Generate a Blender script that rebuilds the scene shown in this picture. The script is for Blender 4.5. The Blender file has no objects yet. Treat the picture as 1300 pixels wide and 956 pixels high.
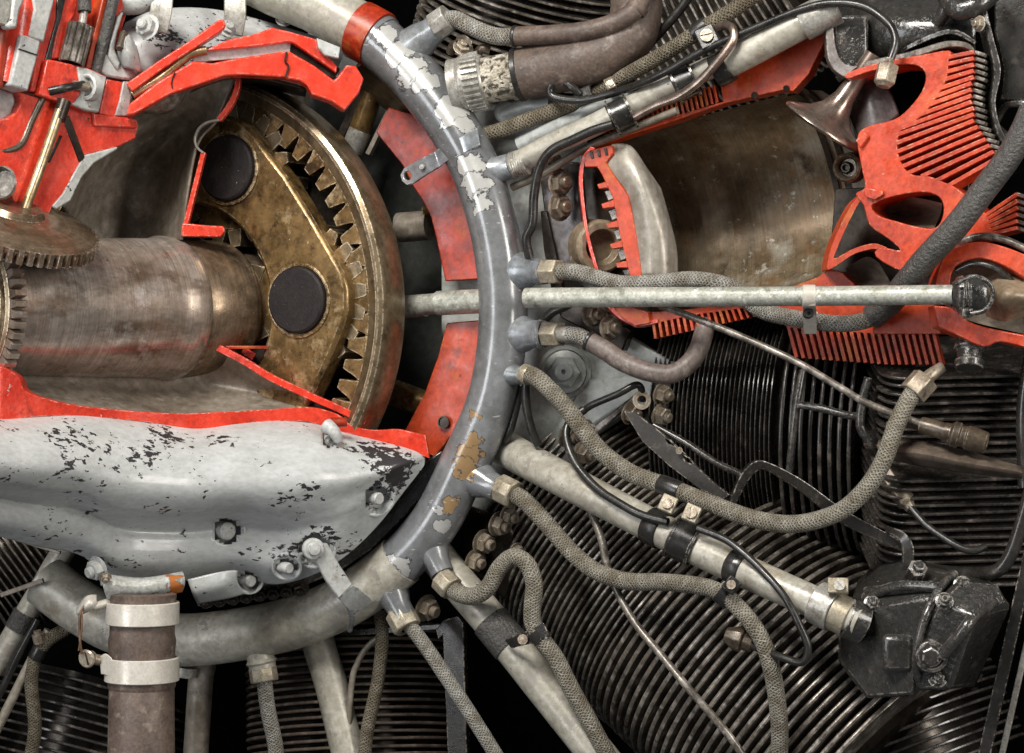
import bpy, math, random
from mathutils import Vector, Matrix, Euler
random.seed(7)
C = bpy.context.scene
COL = C.collection
S = 0.0006                 # metres per reference pixel on the plane at D0
D0 = 1.6
F = D0 / S
SL = 0.4                   # the engine's front plane comes nearer towards the right

# ------------------------------------------------------------ camera, world, lamps
cam = bpy.data.cameras.new('camera'); camo = bpy.data.objects.new('camera', cam); COL.objects.link(camo)
camo.location = (0, 0, 0); camo.rotation_euler = (math.radians(90), 0, 0)
cam.sensor_width = 36; cam.sensor_fit = 'HORIZONTAL'; cam.lens = 36 * F / 1300
cam.clip_start = 0.05; cam.clip_end = 50
C.camera = camo
W_ = bpy.data.worlds.new('World'); C.world = W_; W_.use_nodes = True
W_.node_tree.nodes['Background'].inputs[0].default_value = (0.95, 0.96, 1.0, 1)
W_.node_tree.nodes['Background'].inputs[1].default_value = 0.125
C.view_settings.view_transform = 'Standard'; C.view_settings.look = 'None'
C.view_settings.exposure = 0.2; C.view_settings.gamma = 1
try: C.view_settings.use_curve_mapping = False
except Exception: pass
C.render.engine = 'CYCLES'
C.cycles.max_bounces = 5; C.cycles.diffuse_bounces = 3; C.cycles.glossy_bounces = 3
C.cycles.use_denoising = True

def area(name, loc, target, sx, sy, power, col):
    l = bpy.data.lights.new(name, 'AREA'); l.shape = 'RECTANGLE'; l.size = sx; l.size_y = sy
    l.energy = power; l.color = col
    o = bpy.data.objects.new(name, l); COL.objects.link(o); o.location = loc
    o.rotation_euler = (Vector(target) - Vector(loc)).to_track_quat('-Z', 'Y').to_euler()
area('ceiling_softbox', (-0.50, 0.50, 1.10), (0, 1.6, 0), 0.6, 0.45, 31, (1.0, 0.955, 0.89))
area('left_softbox', (-1.25, 0.45, 0.10), (-0.05, 1.6, -0.05), 0.35, 1.0, 8, (0.95, 0.97, 1.0))  # cool area lamp from the left, no window behind it
area('side_softbox', (1.15, 0.45, 0.40), (0.1, 1.6, 0), 0.3, 0.9, 13, (1.0, 0.95, 0.88))

# ------------------------------------------------------------ coordinates
def Q(u, v, dep):
    Y = D0 - S * dep
    return Vector(((u - 650) / F * Y, Y, (478 - v) / F * Y))
def P(u, v, d=0): return Q(u, v, SL * (u - 650) + d)
def kk(p): return p.y / F                      # metres per pixel at that point
def DV(du, dv, dd): return Vector((du, -dd, -dv)).normalized()   # right, down, towards viewer
def LIN(base, u0, slope): return lambda u, v: Q(u, v, base + slope * (u - u0))
def PD(d): return lambda u, v: P(u, v, d)

# ------------------------------------------------------------ objects
W = {}
def thing(name, label, cat, loc, group=None):
    o = bpy.data.objects.new(name, None); COL.objects.link(o); o.location = loc; o.empty_display_size = 0.01
    o['label'] = label; o['category'] = cat
    if group: o['group'] = group
    W[o.name] = Vector(loc); return o
def tag(o, label, cat, group=None):
    o['label'] = label; o['category'] = cat
    if group: o['group'] = group
    return o
def mk(name, verts, faces, mat, parent=None, bev=0, sharp=35, uvs=None, solid=0, sub=0, label=None, smooth=True):
    c = Vector((0, 0, 0))
    for p in verts: c += p
    c /= len(verts)
    me = bpy.data.meshes.new(name); me.from_pydata([tuple(p - c) for p in verts], [], faces); me.validate()
    if uvs:
        ul = me.uv_layers.new(name='UVMap')
        for i, l in enumerate(me.loops): ul.data[i].uv = uvs[l.vertex_index]
    fix_normals(me)
    if smooth:
        me.shade_smooth()
        if sharp and not sub: me.set_sharp_from_angle(angle=math.radians(sharp))
    me.materials.append(mat)
    o = bpy.data.objects.new(name, me); COL.objects.link(o)
    if parent: o.parent = parent; o.location = c - W[parent.name]
    else: o.location = c
    W[o.name] = c.copy()
    if solid:
        m = o.modifiers.new('shell', 'SOLIDIFY'); m.thickness = solid; m.offset = 0
    if sub:
        m = o.modifiers.new('sub', 'SUBSURF'); m.levels = sub; m.render_levels = sub
    if bev:
        m = o.modifiers.new('bevel', 'BEVEL'); m.width = bev * S; m.segments = 2; m.limit_method = 'ANGLE'; m.angle_limit = math.radians(40)
    if label: o['label'] = label
    return o
import bmesh
def fix_normals(me):
    bm = bmesh.new(); bm.from_mesh(me)
    bmesh.ops.recalc_face_normals(bm, faces=bm.faces); bm.to_mesh(me); bm.free()
def inst(name, me, M, parent=None, bev=0):
    o = bpy.data.objects.new(name, me); COL.objects.link(o)
    if parent: o.parent = parent; o.matrix_local = Matrix.Translation(-W[parent.name]) @ M
    else: o.matrix_local = M
    W[o.name] = M.translation.copy()
    if bev:
        m = o.modifiers.new('bevel', 'BEVEL'); m.width = bev * S; m.segments = 2; m.limit_method = 'ANGLE'; m.angle_limit = math.radians(40)
    return o
def frame(o, d, upv=None):
    d = d.normalized(); upv = upv or (Vector((0, 0, 1)) if abs(d.z) < .9 else Vector((1, 0, 0)))
    x = upv.cross(d).normalized(); y = d.cross(x)
    M = Matrix((x, y, d)).transposed().to_4x4(); M.translation = o; return M

# ------------------------------------------------------------ shapes
def crom(pts, n=8):
    out = []; L = len(pts)
    for i in range(L - 1):
        p0 = pts[max(i - 1, 0)]; p1 = pts[i]; p2 = pts[i + 1]; p3 = pts[min(i + 2, L - 1)]
        for j in range(n):
            t = j / n; t2 = t * t; t3 = t2 * t
            out.append(tuple(0.5 * ((2 * b) + (-a + c) * t + (2 * a - 5 * b + 4 * c - d) * t2 + (-a + 3 * b - 3 * c + d) * t3) for a, b, c, d in zip(p0, p1, p2, p3)))
    out.append(tuple(pts[-1])); return out
def tube(name, pts, r, mat, parent=None, fn=P, n=6, seg=14, r2=None, cap=True, rfun=None):
    """pts: (u, v, d) through which a round tube of r pixels runs"""
    path = crom(pts, n) if len(pts) > 2 else [tuple(a + (b - a) * t / 6 for a, b in zip(pts[0], pts[1])) for t in range(7)]
    w = [fn(*p) for p in path]
    V = []; Fc = []; UV = []; N = len(w)
    t0 = (w[1] - w[0]).normalized()
    nx = t0.cross(Vector((0, 1, 0.01))).normalized(); L = 0
    for i, p in enumerate(w):
        t = (w[min(i + 1, N - 1)] - w[max(i - 1, 0)]).normalized()
        nx = (nx - t * nx.dot(t)).normalized(); ny = t.cross(nx)
        if i: L += (p - w[i - 1]).length / S
        f = i / (N - 1)
        rr = (r if r2 is None else r + (r2 - r) * f) * kk(p)
        if rfun: rr *= rfun(f)
        for j in range(seg + 1):
            a = 2 * math.pi * j / seg
            V.append(p + nx * math.cos(a) * rr + ny * math.sin(a) * rr); UV.append((L, j / seg))
    for i in range(N - 1):
        for j in range(seg):
            a = i * (seg + 1) + j
            Fc.append((a, a + 1, a + seg + 2, a + seg + 1))
    if cap:
        for e in (0, N - 1):
            V.append(w[e]); UV.append((0, 0)); k = len(V) - 1
            for j in range(seg): Fc.append((e * (seg + 1) + j, e * (seg + 1) + j + 1, k))
    return mk(name, V, Fc, mat, parent, uvs=UV, sharp=50)
def lathe(name, o, d, prof, mat, parent=None, seg=24, bev=0, a0=0, a1=360, upv=None, ks=None, sharp=35):
    """prof: (s, r) pixels along direction d from world point o"""
    k = ks or kk(o); M = frame(o, d, upv); V = []; Fc = []; full = abs(a1 - a0) >= 360
    m = seg if full else seg + 1; UV = []; L = 0
    for i, (s, r) in enumerate(prof):
        for j in range(m):
            a = math.radians(a0 + (a1 - a0) * j / seg)
            V.append(M @ Vector((math.cos(a) * max(r, .01) * k, math.sin(a) * max(r, .01) * k, s * k))); UV.append((s, j / seg))
    for i in range(len(prof) - 1):
        for j in range(seg):
            j2 = (j + 1) % m
            Fc.append((i * m + j, i * m + j2, (i + 1) * m + j2, (i + 1) * m + j))
    return mk(name, V, Fc, mat, parent, bev=bev, uvs=UV, sharp=sharp)
def plate(name, poly, fn, t, mat, parent=None, bev=1.0, holes=(), back=None, label=None, sm=0):
    """polygon of pixels on surface fn, t pixels thick, extruded away from the viewer along the plane's normal"""
    if isinstance(fn, (int, float)): fn = PD(fn)
    loops = [list(poly)] + [list(h) for h in holes]
    if sm:
        def rnd(l):
            n = len(l); e = [l[-2], l[-1]] + list(l) + [l[0], l[1]]; c = crom([tuple(map(float, q)) for q in e], sm); return c[2 * sm:(n + 2) * sm]
        loops = [rnd(l) for l in loops]
    pts = [[fn(*p) for p in l] for l in loops]
    if back is None:
        u, v = poly[0]; a = fn(u, v); b = fn(u + 10, v); c = fn(u, v + 10)
        back = (b - a).cross(c - a).normalized()
        if back.y < 0: back = -back
    V = []; idx = []
    for l in pts:
        idx.append(list(range(len(V), len(V) + len(l)))); V += l
    nf = len(V); Tt = t * S
    bm = bmesh.new(); bv = [bm.verts.new(p) for p in V]; ed = []
    for l in idx:
        for i in range(len(l)): ed.append(bm.edges.new((bv[l[i]], bv[l[(i + 1) % len(l)]])))
    Fc = []
    if holes:
        bm.normal_update()
        r = bmesh.ops.triangle_fill(bm, use_beauty=True, use_dissolve=False, edges=ed, normal=-back)
        bm.verts.index_update()
        Fc = [tuple(x.index for x in f.verts) for f in bm.faces]
    else: Fc = [tuple(idx[0])]
    bm.free()
    Vb = [p + back * Tt for p in V]
    Fb = [tuple(reversed([i + nf for i in f])) for f in Fc]
    sides = []
    for l in idx:
        for i in range(len(l)):
            a, b = l[i], l[(i + 1) % len(l)]; sides.append((a, b, b + nf, a + nf))
    return mk(name, V + Vb, Fc + Fb + sides, mat, parent, bev=bev, label=label)
def band(name, top, bot, fn, t, mat, parent=None, bev=1.0, back=None, n=4):
    """strip between two pixel polylines (u,v,dep) with thickness t"""
    A = crom(top, n); B = crom(bot, n); m = min(len(A), len(B))
    V = []; back = back or Vector((0, 1, 0))
    for a, b in zip(A, B): V += [fn(*a), fn(*b)]
    nf = len(V); V += [p + back * t * S for p in V]
    Fc = []
    for i in range(m - 1):
        a = 2 * i
        Fc += [(a, a + 1, a + 3, a + 2), (nf + a, nf + a + 2, nf + a + 3, nf + a + 1), (a, a + 2, nf + a + 2, nf + a), (a + 1, nf + a + 1, nf + a + 3, a + 3)]
    Fc += [(0, nf, nf + 1, 1), (2 * m - 2, 2 * m - 1, nf + 2 * m - 1, nf + 2 * m - 2)]
    return mk(name, V, Fc, mat, parent, bev=bev)
def loft(name, rows, mat, parent=None, fn=Q, n=5, thick=0, nu=None, cut=()):
    """rows of (u, v, dep) control points, smoothed both ways"""
    R = [crom(r, nu or n) for r in rows]
    cols = [crom([R[i][j] for i in range(len(R))], n) for j in range(len(R[0]))]
    V = []; Fc = []; H = len(cols[0]); Wd = len(cols); UV = []
    for j in range(Wd):
        for i in range(H):
            V.append(fn(*cols[j][i])); UV.append((j / Wd, i / H))
    for j in range(Wd - 1):
        for i in range(H - 1):
            a = j * H + i
            q = [(cols[j][i][x] + cols[j + 1][i + 1][x]) / 2 for x in (0, 1)]
            if any((q[0] - cu) ** 2 + (q[1] - cv) ** 2 < cr * cr for cu, cv, cr in cut): continue
            Fc.append((a, a + 1, a + H + 1, a + H))
    return mk(name, V, Fc, mat, parent, solid=thick * S, uvs=UV, sharp=60)
def box(name, c, M3, sx, sy, sz, mat, parent=None, bev=1.0):
    """c: world centre, M3: 4x4 frame, sizes in pixels (full)"""
    k = kk(c); V = []
    for x in (-.5, .5):
        for y in (-.5, .5):
            for z in (-.5, .5): V.append(c + M3.to_3x3() @ Vector((x * sx * k, y * sy * k, z * sz * k)))
    Fc = [(0, 1, 3, 2), (4, 6, 7, 5), (0, 4, 5, 1), (2, 3, 7, 6), (0, 2, 6, 4), (1, 5, 7, 3)]
    return mk(name, V, Fc, mat, parent, bev=bev)
def bar(name, p0, p1, fn, w, t, mat, parent=None, bev=.8):
    """flat bar between two pixel points, w pixels wide"""
    a = Vector(p0[:2]); b = Vector(p1[:2]); d = (b - a).normalized(); nn = Vector((-d.y, d.x)) * w / 2
    return plate(name, [tuple(a + nn), tuple(b + nn), tuple(b - nn), tuple(a - nn)], fn, t, mat, parent, bev)

# meshes shared by alike pieces
def mesh_from(name, V, Fc, mat, sharp=35):
    me = bpy.data.meshes.new(name); me.from_pydata(V, [], Fc); me.validate(); fix_normals(me); me.shade_smooth()
    me.set_sharp_from_angle(angle=math.radians(sharp)); me.materials.append(mat); return me
def rev_mesh(name, prof, seg, mat, a0=0):
    V = []; Fc = []
    for s, r in prof:
        for j in range(seg):
            a = 2 * math.pi * j / seg + a0; V.append((math.cos(a) * max(r, 1e-4), math.sin(a) * max(r, 1e-4), s))
    for i in range(len(prof) - 1):
        for j in range(seg):
            Fc.append((i * seg + j, i * seg + (j + 1) % seg, (i + 1) * seg + (j + 1) % seg, (i + 1) * seg + j))
    return mesh_from(name, V, Fc, mat)
HEXC = {}
def hexbolt(p, d, r, mat, parent=None, h=.7, washer=True, stud=True, name='bolt', label=None, cat=None):
    """a hex nut r pixels across corners with washer and stud end, as one part with sub-parts"""
    k = kk(p) * r; key = (mat.name, h)
    if key not in HEXC:
        a = rev_mesh('hex_head', [(0, 0), (0, .95), (.06, 1), (h - .1, 1), (h, .86), (h, 0)], 6, mat, random.random())
        b = rev_mesh('washer', [(-.18, 0), (-.18, 1.25), (-.04, 1.3), (0, 1.22), (0, 0)], 20, mat)
        c = rev_mesh('stud_end', [(h - .05, 0), (h - .05, .55), (h + .4, .55), (h + .52, .42), (h + .52, 0)], 14, mat)
        HEXC[key] = (a, b, c)
    a, b, c = HEXC[key]; M = frame(p, d) @ Matrix.Rotation(random.random() * 1.0, 4, 'Z') @ Matrix.Scale(k, 4)
    o = inst(name, a, M, parent)
    if label: tag(o, label, cat)
    W[o.name] = M.translation.copy()
    # sub-parts share the head's frame
    for nm, me, f in (('washer', b, washer), ('stud_end', c, stud)):
        if f:
            s = bpy.data.objects.new(nm, me); COL.objects.link(s); s.parent = o
    return o
SCR = {}
def screw(p, d, r, mat, parent, name='screw'):
    if mat.name not in SCR:
        V = []; Fc = []
        # two half discs leaving a slot
        for sgn in (1, -1):
            b0 = len(V); n = 9
            for z in (0, .45):
                for j in range(n):
                    a = math.radians(10 + 160 * j / (n - 1)) * sgn
                    V.append((math.cos(a), math.sin(a), z))
            Fc += [tuple(b0 + n + j for j in range(n)), tuple(b0 + j for j in range(n))]
            for j in range(n):
                Fc.append((b0 + j, b0 + (j + 1) % n, b0 + n + (j + 1) % n, b0 + n + j))
        b0 = len(V)
        for z in (-.2, .25):
            for j in range(14):
                a = 2 * math.pi * j / 14; V.append((math.cos(a) * .97, math.sin(a) * .97, z))
        Fc += [tuple(b0 + 14 + j for j in range(14))]
        for j in range(14): Fc.append((b0 + j, b0 + (j + 1) % 14, b0 + 14 + (j + 1) % 14, b0 + 14 + j))
        SCR[mat.name] = mesh_from('screw_head', V, Fc, mat)
    return inst(name, SCR[mat.name], frame(p, d) @ Matrix.Rotation(random.random() * 3, 4, 'Z') @ Matrix.Scale(kk(p) * r, 4), parent)

# ------------------------------------------------------------ materials
def MAT(name, col, rough=.5, metal=0., var=None, vscale=60, vthr=(.35, .65), chips=None, dirt=None, bump=.0, bscale=900, stretch=(1, 1, 1), coat=0., spec=.5, patches=None, streak=None, rvar=.15, scratch=None, wear=None, grime=.35, clusters=None, speck=None, bdist=.0006, lines=0):
    m = bpy.data.materials.new(name); m.use_nodes = True; nt = m.node_tree; N = nt.nodes; L = nt.links
    b = N['Principled BSDF']; b.inputs['Roughness'].default_value = rough; b.inputs['Metallic'].default_value = metal
    b.inputs['Coat Weight'].default_value = coat; b.inputs['Coat Roughness'].default_value = .12; b.inputs['Specular IOR Level'].default_value = spec
    g = N.new('ShaderNodeNewGeometry'); mp = N.new('ShaderNodeMapping'); mp.inputs['Scale'].default_value = stretch
    L.new(g.outputs['Position'], mp.inputs['Vector'])
    def noise(scale, detail=5, rgh=.6, vec=None, dist=0):
        n = N.new('ShaderNodeTexNoise'); n.inputs['Scale'].default_value = scale; n.inputs['Detail'].default_value = detail
        n.inputs['Roughness'].default_value = rgh; n.inputs['Distortion'].default_value = dist; L.new(vec or mp.outputs[0], n.inputs['Vector']); return n.outputs['Fac']
    def ramp(src, a, c):
        r = N.new('ShaderNodeMapRange'); r.inputs['From Min'].default_value = a; r.inputs['From Max'].default_value = c; r.clamp = True
        L.new(src, r.inputs['Value']); return r.outputs[0]
    def math_(op, a, c=None):
        x = N.new('ShaderNodeMath'); x.operation = op
        for i, q in enumerate((a, c)):
            if q is None: continue
            if isinstance(q, (int, float)): x.inputs[i].default_value = q
            else: L.new(q, x.inputs[i])
        return x.outputs[0]
    def mix(fac, a, c, mode='MIX'):
        x = N.new('ShaderNodeMix'); x.data_type = 'RGBA'; x.blend_type = mode
        if isinstance(fac, (int, float)): x.inputs['Factor'].default_value = fac
        else: L.new(fac, x.inputs['Factor'])
        for nm, q in ((6, a), (7, c)):
            if isinstance(q, tuple): x.inputs[nm].default_value = (*q, 1)
            else: L.new(q, x.inputs[nm])
        return x.outputs[2]
    colr = mix(ramp(noise(vscale), *vthr), tuple(col), tuple(var or tuple(c * .8 for c in col)))
    fine = noise(vscale * 9, 4)
    g1 = tuple([1 - grime] * 2 + [1 - grime * 1.12])
    colr = mix(ramp(fine, .38, .68), colr, mix(1.0, colr, g1, 'MULTIPLY'))
    mott = noise(vscale * 3.2, 10, .78, None, .6)
    colr = mix(ramp(mott, .46, .66), colr, mix(1.0, colr, g1, 'MULTIPLY'))
    ht = None; rg = None
    if streak:    # (colour, scale, lo, hi, stretch)
        mp2 = N.new('ShaderNodeMapping'); mp2.inputs['Scale'].default_value = streak[4]; L.new(g.outputs['Position'], mp2.inputs['Vector'])
        f = ramp(noise(streak[1], 6, .65, mp2.outputs[0]), streak[2], streak[3]); colr = mix(f, colr, tuple(streak[0]))
    if dirt:      # (colour, scale, lo, hi)
        for dd in (dirt if isinstance(dirt, list) else [dirt]):
            f = ramp(noise(dd[1], 7, .68), dd[2], dd[3]); colr = mix(f, colr, tuple(dd[0]))
    if patches:   # worn spots with places of their own: list of (world point, radius m, colour)
        nz = N.new('ShaderNodeTexNoise'); nz.inputs['Scale'].default_value = 85; nz.inputs['Detail'].default_value = 9; nz.inputs['Roughness'].default_value = .62; L.new(g.outputs['Position'], nz.inputs['Vector'])
        sub = N.new('ShaderNodeVectorMath'); sub.operation = 'SUBTRACT'; L.new(nz.outputs['Color'], sub.inputs[0]); sub.inputs[1].default_value = (.5, .5, .5)
        sc = N.new('ShaderNodeVectorMath'); sc.operation = 'SCALE'; L.new(sub.outputs[0], sc.inputs[0]); sc.inputs['Scale'].default_value = .023
        ad = N.new('ShaderNodeVectorMath'); ad.operation = 'ADD'; L.new(g.outputs['Position'], ad.inputs[0]); L.new(sc.outputs[0], ad.inputs[1])
        for pt, rad, pc in patches:
            di = N.new('ShaderNodeVectorMath'); di.operation = 'DISTANCE'; L.new(ad.outputs[0], di.inputs[0]); di.inputs[1].default_value = pt
            q_ = math_('DIVIDE', di.outputs['Value'], rad); f = ramp(q_, 1.015, .985)
            colr = mix(ramp(q_, 1.13, 1.04), colr, tuple(x * .28 for x in col))
            colr = mix(f, colr, mix(ramp(fine, .35, .7), tuple(pc), tuple(c * .85 for c in pc)))
            ht = f if ht is None else math_('MAXIMUM', ht, f)
        ht = math_('MULTIPLY', ht, -.6)
    if scratch:
        mp3 = N.new('ShaderNodeMapping'); mp3.inputs['Scale'].default_value = scratch[1]; mp3.inputs['Rotation'].default_value = (.3, .5, .4); L.new(g.outputs['Position'], mp3.inputs['Vector'])
        f = ramp(noise(scratch[2], 3, .5, mp3.outputs[0]), scratch[3], scratch[3] + .03); colr = mix(f, colr, tuple(scratch[0]))
    if chips:     # (colour, big scale, small scale, threshold)
        big = noise(chips[1], 3, .5); sm = noise(chips[2], 6, .62, None, .3)
        s = math_('ADD', math_('MULTIPLY', big, .75), math_('MULTIPLY', sm, .9))
        for pt, rad, amt in (clusters or ()):
            di = N.new('ShaderNodeVectorMath'); di.operation = 'DISTANCE'; L.new(g.outputs['Position'], di.inputs[0]); di.inputs[1].default_value = pt
            s = math_('ADD', s, math_('MULTIPLY', ramp(di.outputs['Value'], rad, rad * .2), amt))
        colr = mix(math_('MULTIPLY', ramp(s, chips[3] - .03, chips[3] - .004), .45), colr, tuple(min(.75, c * 1.3) for c in col))
        f = ramp(s, chips[3], chips[3] + .015); colr = mix(f, colr, tuple(chips[0]))
        cc = math_('MULTIPLY', f, -1.0); ht = cc if ht is None else math_('ADD', ht, cc)
        rg = f
    if lines:     # turning or honing marks running round a lathed part
        uv = N.new('ShaderNodeUVMap'); sx = N.new('ShaderNodeSeparateXYZ'); L.new(uv.outputs[0], sx.inputs[0])
        cx = N.new('ShaderNodeCombineXYZ'); L.new(math_('MULTIPLY', sx.outputs[0], .55), cx.inputs[0]); L.new(math_('MULTIPLY', sx.outputs[1], 3.0), cx.inputs[1])
        ln = noise(1.0, 7, .75, cx.outputs[0]); colr = mix(ramp(ln, .40, .62), mix(1.0, colr, tuple([1 - lines] * 3), 'MULTIPLY'), colr)
    if speck:     # (colour, scale, threshold)
        f = ramp(noise(speck[1], 2, .5), speck[2], speck[2] + .03); colr = mix(f, colr, tuple(speck[0]))
    ramp_lo = .66 - (wear[2] if wear else 0) * .22
    if wear:      # (colour, radius px, amount): paint rubbed off the edges
        bv = N.new('ShaderNodeBevel'); bv.samples = 3; bv.inputs['Radius'].default_value = wear[1] * 2.2 * S
        dt = N.new('ShaderNodeVectorMath'); dt.operation = 'DOT_PRODUCT'; L.new(bv.outputs[0], dt.inputs[0]); L.new(g.outputs['Normal'], dt.inputs[1])
        e = math_('MULTIPLY', ramp(dt.outputs['Value'], .992, .94), ramp(noise(260, 5, .7), ramp_lo, ramp_lo + .08)); colr = mix(e, colr, tuple(wear[0]))
    L.new(colr, b.inputs['Base Color'])
    rn = math_('ADD', math_('MULTIPLY', ramp(noise(vscale * 2.5), .25, .75), rvar * 2), rough - rvar)
    if rg is not None: rn = math_('ADD', rn, math_('MULTIPLY', rg, .25))
    L.new(rn, b.inputs['Roughness'])
    bn = noise(bscale, 4)
    hh = math_('MULTIPLY', bn, bump) if bump else None
    if ht is not None: hh = ht if hh is None else math_('ADD', hh, ht)
    if hh is not None:
        bp = N.new('ShaderNodeBump'); bp.inputs['Strength'].default_value = .6; bp.inputs['Distance'].default_value = bdist
        L.new(hh, bp.inputs['Height']); L.new(bp.outputs[0], b.inputs['Normal'])
    return m
def BRAID(name, light, dark, pitch=9., k=6, metal=0.):
    """woven cover: two crossing families of strands from the tube's own length and angle"""
    m = bpy.data.materials.new(name); m.use_nodes = True; nt = m.node_tree; N = nt.nodes; L = nt.links; b = N['Principled BSDF']
    uv = N.new('ShaderNodeUVMap'); sp = N.new('ShaderNodeSeparateXYZ'); L.new(uv.outputs[0], sp.inputs[0])
    def mth(op, a, c=None):
        x = N.new('ShaderNodeMath'); x.operation = op
        for i, q in enumerate((a, c)):
            if q is None: continue
            if isinstance(q, (int, float)): x.inputs[i].default_value = q
            else: L.new(q, x.inputs[i])
        return x.outputs[0]
    gd = N.new('ShaderNodeNewGeometry'); nd = N.new('ShaderNodeTexNoise'); nd.inputs['Scale'].default_value = 160; nd.inputs['Detail'].default_value = 3; L.new(gd.outputs['Position'], nd.inputs['Vector'])
    U = mth('ADD', mth('MULTIPLY', sp.outputs[0], 1 / pitch), mth('MULTIPLY', nd.outputs['Fac'], 2.2)); Vv = mth('MULTIPLY', sp.outputs[1], k)
    T = 2 * math.pi
    a = mth('SINE', mth('MULTIPLY', mth('ADD', U, Vv), T)); c = mth('SINE', mth('MULTIPLY', mth('SUBTRACT', U, Vv), T))
    h = mth('MAXIMUM', a, c)
    ck = mth('MULTIPLY', mth('SINE', mth('MULTIPLY', mth('ADD', U, Vv), T * 2)), .25)
    h = mth('ADD', mth('MULTIPLY', h, .8), ck)
    g = N.new('ShaderNodeNewGeometry'); nz = N.new('ShaderNodeTexNoise'); nz.inputs['Scale'].default_value = 90; nz.inputs['Detail'].default_value = 6; L.new(g.outputs['Position'], nz.inputs['Vector'])
    n2 = N.new('ShaderNodeTexNoise'); n2.inputs['Scale'].default_value = 1500; n2.inputs['Detail'].default_value = 3; L.new(g.outputs['Position'], n2.inputs['Vector'])
    h2 = mth('ADD', h, mth('MULTIPLY', n2.outputs['Fac'], .9))
    mr = N.new('ShaderNodeMapRange'); mr.inputs['From Min'].default_value = -.1; mr.inputs['From Max'].default_value = 1.3; L.new(h2, mr.inputs['Value'])
    mx = N.new('ShaderNodeMix'); mx.data_type = 'RGBA'; mx.inputs[6].default_value = (*dark, 1); mx.inputs[7].default_value = (*light, 1); L.new(mr.outputs[0], mx.inputs['Factor'])
    m2 = N.new('ShaderNodeMix'); m2.data_type = 'RGBA'; m2.blend_type = 'MULTIPLY'; m2.inputs[7].default_value = (.50, .45, .37, 1); L.new(mx.outputs[2], m2.inputs[6])
    r2 = N.new('ShaderNodeMapRange'); r2.inputs['From Min'].default_value = .4; r2.inputs['From Max'].default_value = .7; L.new(nz.outputs['Fac'], r2.inputs['Value']); L.new(r2.outputs[0], m2.inputs['Factor'])
    L.new(m2.outputs[2], b.inputs['Base Color']); b.inputs['Roughness'].default_value = .55; b.inputs['Metallic'].default_value = metal
    bp = N.new('ShaderNodeBump'); bp.inputs['Strength'].default_value = .9; bp.inputs['Distance'].default_value = .0009; L.new(h2, bp.inputs['Height']); L.new(bp.outputs[0], b.inputs['Normal'])
    return m
ringp = [(475, 48), (505, 76), (538, 111), (577, 165), (608, 226), (631, 310), (639, 400), (626, 500), (589, 590), (543, 675), (470, 743), (390, 785), (300, 806), (222, 812), (150, 797), (95, 766), (58, 738)]
def rpt(u, v, d=28): return tuple(P(u, v, d))
lg = (.43, .43, .41); br = (.30, .19, .09)
RINGP = [(rpt(489, 48), .0095, lg), (rpt(508, 72), .011, lg), (rpt(524, 96), .013, lg), (rpt(541, 106), .010, lg), (rpt(574, 142), .0125, lg), (rpt(588, 160), .008, lg), (rpt(600, 212), .0115, lg), (rpt(606, 236), .011, lg), (rpt(612, 258), .008, lg),
         (rpt(597, 573), .010, br), (rpt(590, 594), .009, br), (rpt(601, 557), .007, br), (rpt(570, 637), .0075, br), (rpt(556, 641), .005, lg), (rpt(561, 668), .0065, lg), (rpt(507, 717), .0095, lg), (rpt(493, 730), .009, lg), (rpt(606, 528), .005, br)]
M = {}
CL = [(tuple(Q(u, v, d)), r * S, a) for u, v, d, r, a in ((375, 640, 60, 46, .17), (275, 606, 100, 44, .15), (282, 548, 60, 36, .16), (352, 695, 50, 60, .13), (70, 650, 240, 50, .13), (100, 585, 190, 90, .10), (500, 585, 20, 60, .16), (190, 592, 150, 60, .07), (520, 610, 10, 40, .12), (455, 690, 0, 60, .10), (250, 40, -40, 90, .08))]
M['grey'] = MAT('chipped_grey_paint', (.50, .515, .515), .36, 0, (.42, .435, .435), 25, chips=((.020, .016, .018), 24, 200, .975), clusters=CL, bump=.3, bscale=400, stretch=(.7, 1, 1.4), coat=.2, grime=.16, wear=((.05, .045, .045), 1.2, .5), speck=((.08, .07, .07), 420, .745))
M['greyc'] = MAT('pale_grey_paint', (.50, .51, .50), .42, 0, (.42, .43, .42), 40, dirt=((.16, .13, .10), 60, .57, .74), chips=((.03, .028, .025), 40, 260, 1.03), bump=.3, bscale=600, grime=.22, wear=((.10, .09, .08), 1.2, .7), speck=((.08, .07, .06), 380, .74))
M['red'] = MAT('red_section_paint', (.82, .064, .030), .30, 0, (.62, .034, .014), 30, dirt=[((.13, .014, .010), 55, .55, .74), ((.88, .11, .065), 24, .55, .75)], chips=((.62, .50, .46), 60, 500, 1.10), bump=.5, bscale=130, bdist=.002, coat=.25, grime=.24, wear=((.74, .42, .35), 1.0, .75), speck=((.09, .03, .025), 300, .74), streak=((.55, .03, .014), 30, .5, .7, (2.5, 1, .6)))
M['redh'] = MAT('orange_red_head_paint', (.68, .078, .026), .34, 0, (.50, .044, .014), 30, dirt=[((.12, .018, .010), 50, .55, .74), ((.74, .13, .045), 24, .55, .75)], chips=((.55, .40, .22), 60, 500, 1.10), bump=.5, bscale=140, bdist=.0016, coat=.15, grime=.28, wear=((.72, .45, .30), .9, .6), speck=((.5, .34, .12), 260, .75))
M['redo'] = MAT('orange_red_section_paint', (.64, .072, .016), .38, 0, (.44, .040, .010), 30, dirt=[((.12, .024, .010), 55, .54, .76), ((.52, .14, .02), 30, .56, .72)], chips=((.50, .36, .18), 80, 600, 1.12), bump=.3, bscale=300, grime=.3, wear=((.62, .34, .16), .9, .6), speck=((.06, .02, .012), 260, .73))
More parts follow.
